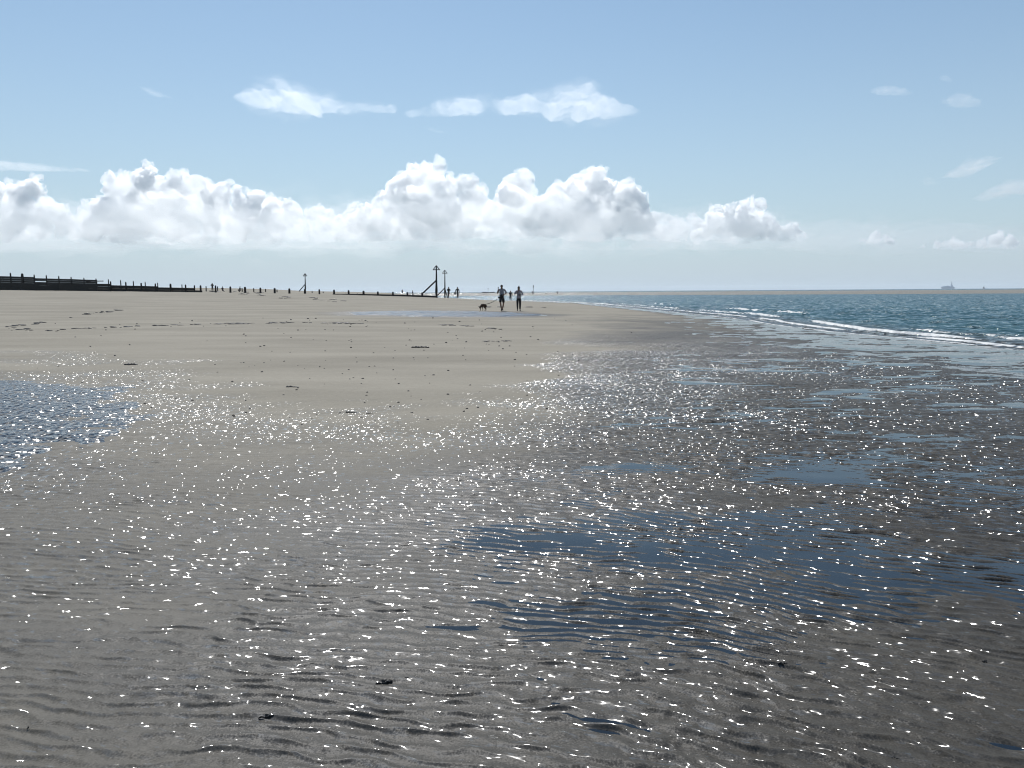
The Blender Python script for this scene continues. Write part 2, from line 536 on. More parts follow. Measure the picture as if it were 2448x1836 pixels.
# the rest of the beach, all round and behind
def ring(name, rs, th, fn, mat, attrs=None):
    x, y, r = fan(rs, th)
    mm = grid_mesh(name, x, y, fn(x, y), {k: f(x, y) for k, f in (attrs or {}).items()})
    mm.materials.append(mat)
    return tag(link(bpy.data.objects.new(name, mm)), kind='structure')


ring('beach', np.geomspace(0.02, 420, 90), np.radians(np.linspace(84, 276, 180)), lambda x, y: base_z(x, np.maximum(y, -40)) - 0.002, SAND,
     {'wet': lambda x, y: 1 - dryness(x, np.abs(y)), 'soak': lambda x, y: x * 0 + .5, 'far': lambda x, y: x * 0 + .5, 'face': lambda x, y: x * 0 + .45, 'side': lambda x, y: x * 0 + .5})
ring('beach', np.geomspace(0.02, 0.47, 10), np.radians(np.linspace(-84, 84, 90)), lambda x, y: base_z(x, y) - 0.002, SAND,
     {'wet': lambda x, y: x * 0 + 1, 'soak': lambda x, y: x * 0 + .5, 'far': lambda x, y: x * 0 + .5, 'face': lambda x, y: x * 0 + .45, 'side': lambda x, y: x * 0 + .5})

# ------------------------------------------------------------------ sandbank across the channel
def bank_near(x):      # distance out at which the bank rises from the channel
    return np.interp(x, [-900, -100, 0, 120, 190, 400, 900], [430, 420, 345, 285, 262, 240, 200]) + 10 * pn(x / 60, x / 60 * 0 + 1, 3)


xs = np.linspace(-900, 1500, 500)
ts = np.concatenate([np.linspace(0, 1, 40) ** 2])
XX, TT = np.meshgrid(xs, ts)
near_e = bank_near(XX)
YY = near_e - 8 + TT * (1050 - near_e)
hb = 0.34 * sstep(0, 0.04, TT) + 0.12 * sstep(0.05, 0.5, TT) - 0.8 * sstep(0.9, 1.0, TT)
ZZ = -0.15 + hb * (0.9 + 0.3 * fbm(XX / 130, YY / 220, 3, 91)) + np.interp(XX, [-900, 0, 200, 1500], [-0.04, 0.0, 0.05, 0.05])
mb = grid_mesh('sandbank', XX, YY, ZZ, {'wet': 0.35 + 0.65 * (1 - sstep(0.0, 0.02, TT)), 'soak': XX * 0 + 0.3, 'far': XX * 0 + 1, 'face': XX * 0 + .4, 'side': XX * 0 + .5})
mb.materials.append(SAND)
tag(link(bpy.data.objects.new('sandbank', mb)), kind='structure')

# ------------------------------------------------------------------ sea
def breaker(x, y):
    """Height and foam of the small waves running onto the shore."""
    d = x - waterline(y)                       # metres seaward of the waterline
    dd = np.where(y > 116, np.minimum(d, 60), d)
    wfac = 1 - 0.5 * sstep(80, 120, y)
    wob = 0.9 * pn(y / 9, d / 9, 101) + 0.35 * pn(y / 2.3, d / 2.3, 102)
    h = 0; foam = 0
    for c, wd, a, sd in ((0.35, .16, .022, 1), (1.5, .26, .06, 2), (2.9, .21, .10, 3), (5.4, .26, .13, 4)):
        wd = wd * (wfac if sd > 2 else 1 + 2.2 * sstep(90, 125, y))
        u = d - c * (0.55 + 0.9 * sstep(20, 60, y)) - wob * (0.5 + 0.12 * c)
        on = sstep(-0.22, 0.15, fbm(y / (5 + 3 * sd), 0.3 * d, 3, 110 + sd) + (0.32 if sd < 3 else 0.10 if sd == 3 else -0.12) + (0.30 * sstep(50, 100, y) if sd < 3 else 0.1 * sstep(40, 60, y)) - (0.5 * sstep(100, 125, y) if sd > 2 else 0))
        prof = np.exp(-(np.where(u > 0, u / (wd * 1.6), u / (wd * .55))) ** 2)
        h = h + a * prof * on
        foam = np.maximum(foam, on * np.exp(-((u + 0.25 * wd) / (wd * (0.55 if sd < 3 else 0.8))) ** 2))
    swash = sstep(2.2, 0.2, d) * 0.26
    return h, np.clip(np.maximum(foam, swash * (0.55 + 0.8 * pn(y / .8, d / .4, 120))), 0, 1)


def chop(x, y, r):
    n = fbm(x / 2.4, y / 1.3, 4, 131, 0.55)
    n2 = 1 - np.abs(fbm(x / 5.5 + 3, y / 2.6, 3, 137)) * 2
    return (0.075 * n + 0.085 * n2) * (1 - 0.8 * sstep(150, 400, r))


def sea_attrs(x, y, r):
    d = x - waterline(y)
    amp = 0.12 + 0.88 * sstep(1, 9, np.where(y > 150, 20, d))
    h, foam = breaker(x, y)
    live = (y < 165)
    z = -0.015 + chop(x, y, r) * amp + np.where(live, h, 0)
    caps = sstep(0.62, 0.85, fbm(x / 3.0, y / 1.0, 3, 141) + 0.12) * sstep(6, 14, d) * (1 - sstep(150, 260, r))
    return z, np.maximum(np.where(live, foam, 0), caps * 0.8), np.clip(sstep(7, 0.5, d) * live, 0, 1)


phs = np.concatenate([np.arange(9, 4.0, -0.03), np.arange(4.0, 0.55, -0.0125)])
rsea = EYE / np.tan(np.radians(phs))
rsea = np.concatenate([rsea, np.geomspace(rsea[-1] * 1.02, 470, 40)])
tsea = np.radians(np.linspace(-12, 42, 1000))
xs_, ys_, rs_ = fan(rsea, tsea)
zs_, foam_, shal_ = sea_attrs(xs_, ys_, rs_)
dland = xs_ - waterline(ys_)
keep = quad_any((dland > -1.2) | (ys_ > 140))
msea = grid_mesh('sea', xs_, ys_, zs_, {'foam': foam_, 'shallow': shal_}, keep=keep)


def sea_material():
    mt, nt, N, L, P = new_mat('sea_water')
    foam = attr(N, 'foam'); shal = attr(N, 'shallow')
    v = mapping(N, L)
    deep = mixc(N, L, maprange(N, L, noise(N, L, 0.05, 3, mapping(N, L, (1, .4, 1))), .35, .65), (0.040, 0.100, 0.114), (0.056, 0.124, 0.136))
    c = mixc(N, L, shal, deep, (0.085, 0.085, 0.075))
    fn = noise(N, L, 3.4, 6, mapping(N, L, (1.3, 0.6, 1)), 0.7)
    fm = maprange(N, L, val(N, L, 'ADD', foam, val(N, L, 'MULTIPLY', val(N, L, 'SUBTRACT', fn, 0.5), 2.0)), 0.48, 0.70)
    L.new(mixc(N, L, fm, c, (0.74, 0.74, 0.72)), P.inputs['Base Color'])
    L.new(maprange(N, L, fm, 0, 1, 0.12, 0.85), P.inputs['Roughness'])
    P.inputs['IOR'].default_value = 1.33
    L.new(maprange(N, L, fm, 0, 1, 0.42, 0.2), P.inputs['Specular IOR Level'])
    g = N.new('ShaderNodeNewGeometry')
    j1 = jitter_normal(N, L, mapping(N, L, (1.0, 2.2, 1), (0, 0, R(12))), 1.6, 1.25, 3.0)
    j2 = jitter_normal(N, L, mapping(N, L, (1.0, 1.8, 1), (0, 0, R(-20))), 4.0, val(N, L, 'ADD', val(N, L, 'MULTIPLY', maprange(N, L, noise(N, L, 0.9, 2, mapping(N, L, (1.1, 0.45, 1))), 0.57, 0.64), 5.0), 0.8), 1.0)
    lean = N.new('ShaderNodeCombineXYZ'); lean.inputs[0].default_value = -0.07; lean.inputs[1].default_value = -0.20
    L.new(add_normal(N, L, g.outputs['Normal'], (j1, j2, lean.outputs[0])), P.inputs['Normal'])
    return mt


SEA = sea_material()
msea.materials.append(SEA)
tag(link(bpy.data.objects.new('sea', msea)), kind='structure')


def flat(x, y): return x * 0 - 0.03
for rs2, th2 in ((np.geomspace(470, 40000, 160), np.radians(np.linspace(-70, 80, 700))),
                 (np.geomspace(10, 470, 60), np.radians(np.linspace(42, 100, 80)))):
    ring('sea', rs2, th2, lambda x, y: -0.03 + 0.12 * fbm(x / 14, y / 9, 2, 151) - 0.5 * (x < waterline(np.clip(y, 0, 160))) * (np.hypot(x, y) < 469), SEA,
         {'foam': lambda x, y: sstep(0.42, 0.6, fbm(x / 40, y / 30, 3, 153)) * 0.9 * sstep(1300, 1600, y) * (1 - sstep(2500, 4500, y)), 'shallow': lambda x, y: x * 0})
# ------------------------------------------------------------------ clouds: closed lumpy bodies of scattering droplets, far out and high up
def cloud_mat(name, dens, aniso=0.62, col=(0.996, 0.998, 1.0)):
    mt = bpy.data.materials.new(name); mt.use_nodes = True
    N, L = mt.node_tree.nodes, mt.node_tree.links
    N.remove(N['Principled BSDF'])
    v = N.new('ShaderNodeVolumeScatter')
    v.inputs['Color'].default_value = (*col, 1); v.inputs['Density'].default_value = dens; v.inputs['Anisotropy'].default_value = aniso
    L.new(v.outputs[0], N['Material Output'].inputs['Volume'])
    mt.cycles.homogeneous_volume = True
    return mt


def grow(seeds, rng, levels=3, kids=7, lo=0.32, hi=0.6, up=0.35, flat=1.0):
    """seeds: (x, z, r) in photo pixels, z up. Returns puffs (x, y, z, r) with smaller puffs budding from bigger ones."""
    out = []
    cur = [(x, rng.uniform(-1.1, 1.1) * r, z, r) for x, z, r in seeds]
    out += cur
    for lv in range(levels):
        nxt = []
        for x, y, z, r in cur:
            for _ in range(kids):
                d = rng.normal(size=3); d /= np.linalg.norm(d)
                d[2] += up; d /= np.linalg.norm(d)
                rr = r * rng.uniform(lo, hi)
                k = r * rng.uniform(0.72, 0.98)
                nxt.append((x + d[0] * k, y + d[1] * k, z + d[2] * k * flat, rr))
        out += nxt; cur = nxt
    return out


def cloud(name, label, puffs, px0, px1, D, base, mat, step=1.3, ragged=13.0, bump=0.16, seed=0, top=None, thin=1.0):
    """Body of the union of the puffs, cut off softly at its flat base (photo row)."""
    zs = [p[2] + p[3] for p in puffs]; z0 = -base - 14; z1 = max(zs) + 4
    xs = np.arange(px0, px1, step); zz = np.arange(z0, z1, step)
    F = np.full((len(zz), len(xs)), -1e9); Bk = np.full_like(F, 1e9)
    for x, y, z, r in puffs:
        i0, i1 = np.searchsorted(xs, [x - r, x + r]); j0, j1 = np.searchsorted(zz, [z - r, z + r])
        if i1 <= i0 or j1 <= j0: continue
        gx, gz = np.meshgrid(xs[i0:i1], zz[j0:j1])
        d2 = r * r - (gx - x) ** 2 - (gz - z) ** 2
        s = np.sqrt(np.maximum(d2, 0)); ok = d2 > 0
        F[j0:j1, i0:i1] = np.where(ok, np.maximum(F[j0:j1, i0:i1], s - y), F[j0:j1, i0:i1])
        Bk[j0:j1, i0:i1] = np.where(ok, np.minimum(Bk[j0:j1, i0:i1], -s - y), Bk[j0:j1, i0:i1])
    GX, GZ = np.meshgrid(xs, zz)
    okm = F > -1e8
    mid = np.where(okm, (F + Bk) / 2, 0); half = np.where(okm, (F - Bk) / 2, 0)
    n = fbm(GX / 16, GZ / 13, 5, 200 + seed, 0.6)
    half = half * (1 + bump * 3.0 * n) + 0
    # flat ragged base
    bb = -base + ragged * fbm(GX / 40, GZ / 14, 4, 230 + seed)
    half = half * sstep(-3, 10, GZ - bb) * (0.15 + 0.85 * sstep(0, min(95, 0.45 * (z1 + base)), GZ - bb)) * thin * 0.32
    skins(name, label, xs, zz, GX, GZ, mid, half, okm, D, base, mat)


def skins(name, label, xs, zz, GX, GZ, mid, half, okm, D, base, mat):
    okm = okm.copy()
    okm &= half > 0.25
    okm[0] = okm[-1] = False; okm[:, 0] = okm[:, -1] = False
    half = np.where(okm, half, 0)
    ring_ = np.zeros_like(okm)
    for a in (-1, 0, 1):
        for b in (-1, 0, 1):
            ring_ |= np.roll(np.roll(okm, a, 0), b, 1)
    # rim vertices take the middle depth of their solid neighbours
    sm = np.zeros_like(mid); ct = np.zeros_like(mid)
    for a in (-1, 0, 1):
        for b in (-1, 0, 1):
            o = np.roll(np.roll(okm, a, 0), b, 1); sm += np.where(o, np.roll(np.roll(mid, a, 0), b, 1), 0); ct += o
    mid = np.where(okm, mid, sm / np.maximum(ct, 1))
    quad = ring_[:-1, :-1] & ring_[1:, :-1] & ring_[:-1, 1:] & ring_[1:, 1:] & quad_any(okm)
    s = D / FPX
    cx = (xs[0] + xs[-1]) / 2

    def place(depth):
        # photo columns / rows at distance D -> metres (level camera frame)
        return (GX - 1224) * s, D - depth * s, EYE + (GZ + 697 - (GX - 1224) * ROLL) * s
    fx, fy, fz = place(mid + half); bx, by, bz = place(mid - half)
    m1 = grid_mesh(name, fx, fy, fz, keep=quad)
    m2 = grid_mesh(name, bx[:, ::-1], by[:, ::-1], bz[:, ::-1], keep=quad[:, ::-1])
    # join the two skins into one mesh
    v1 = np.empty(len(m1.vertices) * 3, np.float32); m1.vertices.foreach_get('co', v1)
    v2 = np.empty(len(m2.vertices) * 3, np.float32); m2.vertices.foreach_get('co', v2)
    l1 = np.empty(len(m1.loops), np.int32); m1.loops.foreach_get('vertex_index', l1)
    l2 = np.empty(len(m2.loops), np.int32); m2.loops.foreach_get('vertex_index', l2)
    l = np.concatenate([l1, l2 + len(m1.vertices)]).astype(np.int32); v = np.concatenate([v1, v2])
    bpy.data.meshes.remove(m1); bpy.data.meshes.remove(m2)
    c = np.array([(cx - 1224) * s, D, EYE + (697 - base) * s], np.float32)
    v = (v.reshape(-1, 3) - c).reshape(-1)
    me = bpy.data.meshes.new(name)
    me.vertices.add(len(v) // 3); me.vertices.foreach_set('co', v)
    me.loops.add(len(l)); me.loops.foreach_set('vertex_index', l)
    me.polygons.add(len(l) // 4); me.polygons.foreach_set('loop_start', np.arange(0, len(l), 4, dtype=np.int32))
    me.update(calc_edges=True)
    me.materials.append(mat)
    o = link(bpy.data.objects.new(name, me)); o.location = c.tolist()
    return tag(o, label, 'cloud', 'clouds over the sea')


CU = cloud_mat('cumulus_droplets', 0.026)
FAR_CU = cloud_mat('far_cumulus_droplets', 0.03)
WISP = cloud_mat('thin_cloud_droplets', 0.0012)
FAINT = cloud_mat('faint_cloud_droplets', 0.0016)
rng = np.random.RandomState(5)


def seeds(*t): return [(x, -y, r) for x, y, r in t]


def towers(t, base):
    """Stacks of puffs from the flat base up to each named top (column, row of the top, radius of the top)."""
    out = []
    for x, y, r in t:
        yy = y + r; rr = r
        while yy < base + 4:
            out.append((x + rng.uniform(-.35, .35) * rr, yy, rr * rng.uniform(.8, 1.1)))
            yy += rr * 0.75; rr = min(rr * 1.22, 52)
    return seeds(*out)


cloud('cumulus_cloud', 'tallest white cumulus, two heaped towers above the walking couple',
      grow(towers(((863, 493, 24), (913, 468, 28), (950, 440, 26), (985, 412, 34), (1030, 400, 26), (1052, 380, 13), (1090, 470, 34), (1129, 423, 26), (1178, 476, 30), (1234, 429, 36), (1285, 480, 34),
                   (1326, 444, 32), (1372, 428, 28), (1412, 408, 24), (1452, 425, 26), (1492, 434, 26), (1522, 464, 24), (1560, 512, 26), (1590, 520, 24)), 576), rng, 4, 5),
      790, 1660, 12000, 578, CU, seed=1)
cloud('cumulus_cloud', 'white lumpy cumulus trailing down to a tail beside the tallest cloud',
      grow(towers(((1560, 535, 26), (1620, 528, 26), (1665, 516, 26), (1705, 503, 28), (1745, 494, 26), (1778, 487, 30), (1822, 506, 28), (1877, 538, 20), (1914, 553, 16)), 578), rng, 4, 5),
      1520, 1970, 13500, 582, CU, seed=2)
cloud('cumulus_cloud', 'long white cumulus bank with a rounded crest above the wooden groyne posts',
      grow(towers(((258, 470, 28), (299, 434, 34), (345, 420, 30), (382, 398, 27), (426, 416, 34), (481, 422, 36), (553, 438, 34), (614, 456, 34), (660, 480, 30), (714, 486, 32), (786, 500, 28), (830, 516, 26), (862, 530, 20)), 580), rng, 4, 5),
      200, 930, 12500, 584, CU, seed=3)
cloud('cumulus_cloud', 'hazy white cumulus cut by the photo edge above the high timber wall',
      grow(towers(((225, 520, 22), (200, 530, 22), (-60, 450, 40), (-15, 445, 30), (22, 438, 26), (62, 440, 24), (100, 426, 27), (130, 470, 30), (165, 510, 26), (195, 545, 18)), 574), rng, 4, 5),
      -140, 290, 13000, 580, CU, seed=4)
cloud('cumulus_cloud', 'single small round cumulus low over the sea, apart from the others',
      grow(towers(((2060, 572, 12), (2087, 558, 16), (2115, 566, 13)), 588), rng, 3, 6), 2010, 2170, 15000, 590, FAR_CU, seed=5, ragged=4)
cloud('cumulus_cloud', 'low flat cumulus just above the grey warship',
      grow(towers(((2195, 588, 9), (2225, 581, 12), (2248, 578, 12), (2264, 574, 13), (2285, 578, 12), (2300, 581, 11), (2325, 587, 9)), 598), rng, 3, 6), 2150, 2360, 15500, 600, FAR_CU, seed=6, ragged=4)
cloud('cumulus_cloud', 'low white cumulus cut by the photo edge above the sailing boat',
      grow(towers(((2335, 575, 12), (2372, 555, 16), (2410, 562, 18), (2450, 556, 18), (2490, 560, 18), (2530, 572, 14)), 596), rng, 3, 6), 2290, 2570, 15000, 598, FAR_CU, seed=7, ragged=4)


def wisp(label, pts, n, r0, r1, spread, mat, D, seed, thin=1.0):
    """Thin cloud: depth comes from a soft envelope along a line of (column, row, half height), torn by noise."""
    px = [p[0] for p in pts]; py = [p[1] for p in pts]; pw = [p[2] for p in pts]
    w_ = max(pw)
    xs = np.arange(px[0] - 30, px[-1] + 30, 2.0); zz = np.arange(-max(py) - 2.6 * w_ - 6, -min(py) + 2.6 * w_ + 6, 2.0)
    GX, GZ = np.meshgrid(xs, zz)
    k = max(w_, 14)
    wx = GX + 0.35 * k * pn(GX / (1.2 * k), GZ / (0.9 * k), 300 + seed); wz = GZ + 0.22 * k * pn(GX / (1.4 * k), GZ / (0.8 * k), 310 + seed)
    cy_ = -np.interp(wx, px, py); hw = np.interp(wx, px, pw)
    dz = (wz - cy_) / hw
    dz = np.where(dz > 0, dz, dz * 1.35)
    ends = sstep(px[0] - 18, px[0] + 10, wx) * sstep(px[-1] + 18, px[-1] - 10, wx)
    e = np.exp(-dz ** 2 * 0.9) * ends * (0.45 + 0.55 * hw / w_)
    f = e + 0.62 * fbm(wx / (1.5 * k), wz / (0.75 * k), 6, 320 + seed, 0.66) * np.sqrt(np.maximum(e, 0)) - 0.09
    half = 1.7 * w_ * np.clip(f, 0, 1.2) ** 2.0 * thin
    okm = half > 0.08
    okm[0] = okm[-1] = False; okm[:, 0] = okm[:, -1] = False
    mid = 0.25 * w_ * pn(GX / (3 * k), GZ / (2 * k), 330 + seed)
    skins('thin_cloud', label, xs, zz, GX, GZ, mid, half, okm, D, max(py), mat)


wisp('soft white streak of cloud, ragged at its west end, high over the long cumulus bank', [(585, 252, 8), (640, 254, 34), (700, 260, 42), (760, 268, 34), (850, 276, 17), (960, 278, 9)], 70, 14, 34, 0.45, WISP, 9000, 20, 1.2)
wisp('soft white streak of cloud swelling into a blunt head, high over the tallest cumulus', [(990, 288, 8), (1060, 278, 20), (1180, 270, 22), (1290, 272, 26), (1350, 276, 44), (1400, 272, 50), (1450, 280, 34), (1515, 286, 9)], 110, 14, 34, 0.42, WISP, 9000, 21, 1.2)
wisp('tiny white puff of cloud high over the long cumulus bank', [(372, 232, 4), (400, 242, 10), (435, 252, 4)], 14, 6, 13, 0.4, WISP, 9000, 22)
wisp('long thin white veil over the hazy cumulus by the photo edge', [(-60, 405, 12), (80, 408, 12), (170, 414, 7), (240, 416, 3)], 60, 9, 16, 0.35, FAINT, 9000, 23, 2.5)
wisp('small round faint cloud, lower one of a close pair high over the warship', [(2228, 258, 9), (2262, 260, 18), (2310, 266, 8)], 18, 9, 20, 0.4, WISP, 9000, 24, 1.6)
wisp('speck of faint cloud, upper one of a close pair high over the warship', [(2222, 208, 7), (2238, 212, 9)], 6, 7, 13, 0.5, FAINT, 9000, 25)
wisp('faint flat smear of cloud west of the close pair high over the sea', [(2060, 236, 6), (2100, 238, 12), (2150, 240, 6)], 16, 8, 16, 0.4, FAINT, 9000, 26, 1.6)
wisp('faint slanting cloud midway between the warship and the sky top', [(2255, 425, 10), (2290, 415, 20), (2340, 395, 12)], 24, 10, 22, 0.45, FAINT, 9500, 27, 2.6)
wisp('dim round scrap of cloud over the single small cumulus', [(2185, 440, 6), (2200, 443, 14), (2222, 446, 6)], 8, 8, 16, 0.4, FAINT, 9500, 28, 0.6)
wisp('faint broad cloud by the photo edge over the sailing boat', [(2330, 480, 10), (2370, 465, 18), (2410, 455, 18), (2460, 462, 14)], 34, 12, 24, 0.5, FAINT, 9500, 29, 2.6)
wisp('small faint cloud fragment under the gap between the two high streaks', [(1030, 322, 4), (1050, 325, 6), (1072, 330, 4)], 8, 5, 9, 0.5, FAINT, 9000, 30, 0.7)
wisp('thin cloud at the top edge of the sky', [(2030, -4, 6), (2090, 0, 9), (2160, -2, 6)], 16, 8, 14, 0.4, FAINT, 9000, 31, 0.7)
wisp('flat hazy layer of cloud under the cumulus bases', [(-80, 592, 8), (300, 594, 10), (700, 592, 10), (1200, 596, 9), (1600, 596, 7), (1950, 598, 4)], 220, 8, 20, 0.35, FAINT, 16000, 32, 0.5)
VEIL = cloud_mat('haze_veil_droplets', 0.00033)  # distance haze, no cloud of its own: added to soften the cumulus contrast
wisp('pale distance haze added as a veil in front of the cumulus bases', [(-200, 560, 60), (300, 560, 66), (900, 556, 70), (1500, 560, 60), (2000, 575, 44), (2350, 585, 36), (2600, 585, 36)], 0, 0, 0, 0, VEIL, 10500, 33, 3.2)
# ------------------------------------------------------------------ timber groynes
def ground(x, y):
    X1 = np.array([float(x)]); Y1 = np.array([float(y)])
    return float(sand_height(X1, Y1, np.hypot(X1, Y1))[0][0])


def X_at(px, D): return (px - 1224.0) * D / FPX
def Z_at(px, py, D): return EYE - (py - hor(px)) * D / FPX


TIMBER = simple_mat('tarred_timber', (0.013, 0.012, 0.011), 0.75, 0.5, 5.0, 0.25, 0.5)
TIMBER_WET = simple_mat('weedy_timber', (0.010, 0.010, 0.009), 0.6, 0.5, 7.0, 0.3, 0.5)
IRON = simple_mat('rusty_iron', (0.018, 0.018, 0.020), 0.6, 0.4, 9.0, 0.4)


def post_mesh(mb, x, y, z0, z1, wd=0.26, lean=0.0):
    """Squared timber pile with worn corners and a rounded, split head."""
    h = z1 - z0; n = 8
    rings = []
    for t, k in ((0, 1.0), (0.5, 0.98), (0.86, 0.93), (0.95, 0.84), (1.0, 0.55)):
        rings.append((t, k))
    v = []
    ph = random.uniform(0, .6)
    for t, k in rings:
        for i in range(n):
            a = 2 * math.pi * i / n + math.pi / 8 + ph
            c = 1.0 if i % 2 else 1.08
            j = random.uniform(.94, 1.06)
            v.append((x + lean * t * h + math.cos(a) * wd * .5 * k * c * j, y + math.sin(a) * wd * .5 * k * c * j, z0 + t * h + random.uniform(-.01, .01)))
    f = []
    for r_ in range(len(rings) - 1):
        for i in range(n):
            f.append((r_ * n + i, r_ * n + (i + 1) % n, (r_ + 1) * n + (i + 1) % n, (r_ + 1) * n + i))
    f.append(tuple((len(rings) - 1) * n + i for i in range(n)))
    mb.add(v, f)


def post_part(root, px, top, D, wd=0.26, name='post', dy=0.0, lean=None):
    x = X_at(px, D); g = ground(x, D) - 0.35; z1 = Z_at(px, top, D)
    mb = MB(); post_mesh(mb, 0, dy, 0, z1 - g, wd, random.uniform(-.012, .012) if lean is None else lean)
    o = mb.build(name, TIMBER, root)
    o.location = (x - root.location.x, D - root.location.y, g - root.location.z)
    return o


def planks_part(root, pts, D, rows_top, thick=0.08, gap=None, boards=4, name='planking', bury=0.5, dy=0.18):
    """Boards laid along the piles. pts: (px, py of the top edge); every board follows the top line down to the sand."""
    mb = MB()
    for (pa, ya), (pb, yb) in zip(pts[:-1], pts[1:]):
        xa, xb = X_at(pa, D), X_at(pb, D)
        za, zb = Z_at(pa, ya, D), Z_at(pb, yb, D)
        ga, gb = ground(xa, D) - bury, ground(xb, D) - bury
        n = boards
        for k in range(n):
            t0, t1 = k / n, (k + 1) / n
            A0 = za + (ga - za) * t0; A1 = za + (ga - za) * t1; B0 = zb + (gb - zb) * t0; B1 = zb + (gb - zb) * t1
            A1 += .012; B1 += .012
            e = random.uniform(-.012, .012)
            if gap and k in gap and random.random() < gap[k]:
                A1 += .16; B1 += .14
            y0 = D + dy + e; y1 = y0 + thick
            q = [(xa + .01, y0, A1), (xb - .01, y0, B1), (xb - .01, y0, B0), (xa + .01, y0, A0), (xa + .01, y1, A1), (xb - .01, y1, B1), (xb - .01, y1, B0), (xa + .01, y1, A0)]
            q = [(p[0] - root.location.x, p[1] - root.location.y, p[2] - root.location.z) for p in q]
            mb.add(q, [(0, 1, 2, 3), (5, 4, 7, 6), (3, 2, 6, 7), (1, 0, 4, 5), (1, 5, 6, 2), (4, 0, 3, 7)])
    return mb.build(name, TIMBER_WET, root)


DA, DB = 130.0, 162.0
# high groyne behind: posts, two tiers of planking, one beam poking out
gb_ = empty('timber_groyne', (X_at(120, DB), DB, ground(X_at(120, DB), DB)))
tag(gb_, 'high dark timber groyne wall with gaps between its upper boards', 'groyne')
for px, top, wd in ((-48, 647.5, .3), (-19, 649.5, .3), (10.6, 651, .32), (38, 653, .3), (65.5, 654.5, .52), (94, 657, .24), (122.6, 658.5, .25), (151.6, 660.5, .26), (180.6, 662.5, .24), (211, 664.6, .22), (240, 666.3, .22)):
    post_part(gb_, px, top, DB, wd)
planks_part(gb_, [(-70, 658), (-19, 660), (38, 661.3), (94, 663)], DB, None, boards=7, gap={2: .25, 3: .2})
planks_part(gb_, [(94, 665.5), (123, 666.2), (152, 667), (181, 667.6), (211, 668.8), (241, 669.6)], DB, None, boards=7, gap={1: .55, 2: .75})
mb_ = MB(); mb_.box((0, 0, 0), (3.4, .16, .16)); o_ = mb_.build('beam', TIMBER, gb_)
o_.location = (X_at(238, DB) - gb_.location.x, -.2, Z_at(238, 672.5, DB) - gb_.location.z)
# nearer groyne: lower, stepping down to the sand
ga_ = empty('timber_groyne', (X_at(300, DA), DA, ground(X_at(300, DA), DA)))
tag(ga_, 'low dark timber groyne wall that steps down into the sand at its seaward end', 'groyne')
planks_part(ga_, [(-80, 676), (60, 677), (150, 677.8), (240, 678.6), (273, 679)], DA, None, boards=4)
planks_part(ga_, [(273, 682), (309, 683), (346, 683.6), (385, 684.8)], DA, None, boards=3)
planks_part(ga_, [(385, 687), (415, 687.8), (451, 688.6), (472, 689)], DA, None, boards=3)
planks_part(ga_, [(472, 694.2), (489, 694.6)], DA, None, boards=2)
for px, top, wd in ((273.5, 673, .24), (309.5, 674.5, .24), (346, 676.5, .24), (379.5, 678, .24), (415.5, 678.5, .34), (451, 680.5, .26), (472, 682.2, .22), (486.8, 682.3, .28)):
    post_part(ga_, px, top, DA, wd)
# piles of the far groyne seen above the near one
def lone_post(px, top, D, label, wd=.26, group=None):
    x = X_at(px, D); g = ground(x, D)
    z1 = Z_at(px, top, D)
    mb = MB(); post_mesh(mb, 0, 0, -.4, z1 - g, wd, random.uniform(-.015, .015))
    o = mb.build('groyne_post', TIMBER); o.location = (x, D, g)
    return tag(o, label, 'post', group)


GP = 'groyne piles standing behind the low timber wall'
for k, (px, top) in enumerate(((269, 668), (298, 670), (328, 672), (356, 674), (385, 676), (442.5, 680))):
    lone_post(px, top, DB, 'thin dark pile rising behind the stepped low groyne wall', .2, GP)
near_posts = [(522, 682.6, .26), (557, 685, .3), (592, 686, .34), (628, 687.8, .32), (662, 688.8, .34), (697, 689.6, .32), (734, 691, .36), (768, 691.6, .26), (803, 692.6, .3)]
NL = ['first stout dark pile seaward of the low groyne wall', 'stout round headed dark pile between the standing bulky person and the crouching person', 'stout dark pile just seaward of the crouching person',
      'second stout dark pile seaward of the crouching person', 'third stout dark pile seaward of the crouching person', 'stout dark pile just landward of the small far beacon',
      'stout dark pile at the foot of the small far beacon', 'first stout dark pile seaward of the small far beacon', 'stout dark pile where the low plank line begins']
for (px, top, wd), lb in zip(near_posts, NL): lone_post(px, top, DA, lb, wd, 'stout piles of the near groyne')
far_posts = [(527, 684.8, .22), (499.5, 684, .22), (612.5, 689, .22), (640.5, 690.5, .22), (667.5, 692, .2), (751, 696.5, .22), (777, 697, .2), (831, 700, .2), (858, 701, .18), (885, 703, .2), (585, 688.3, .22)]
FL = ['thinner of two dark piles standing close beside the bulky person', 'short dark pile just landward of the bulky person', 'thin dark pile between the two stout piles seaward of the crouching person',
      'short dark pile between the second and third stout piles', 'short thin pile tucked close beside a stout pile', 'low stub of a pile just seaward of the small far beacon', 'low rounded pile stub beside the stout pile past the far beacon',
      'tiny pile stub showing over the start of the low plank line', 'tiny pile stub over the middle of the low plank line', 'low dark pile stub beside the seaward stretch of the low plank line', 'thin dark pile right behind the crouching person']
for (px, top, wd), lb in zip(far_posts, FL): lone_post(px, top, DB, lb, wd, 'thin piles of the far groyne')
# low plank line running out to the big beacon
gl_ = empty('plank_groyne', (X_at(900, DA), DA, ground(X_at(900, DA), DA)))
tag(gl_, 'ankle high line of dark planks with short posts leading to the big beacon', 'groyne')
def sand_row(px, D): return hor(px) + (EYE - max(ground(X_at(px, D - k), D - k) for k in (0, 3, 6, 10))) * FPX / D


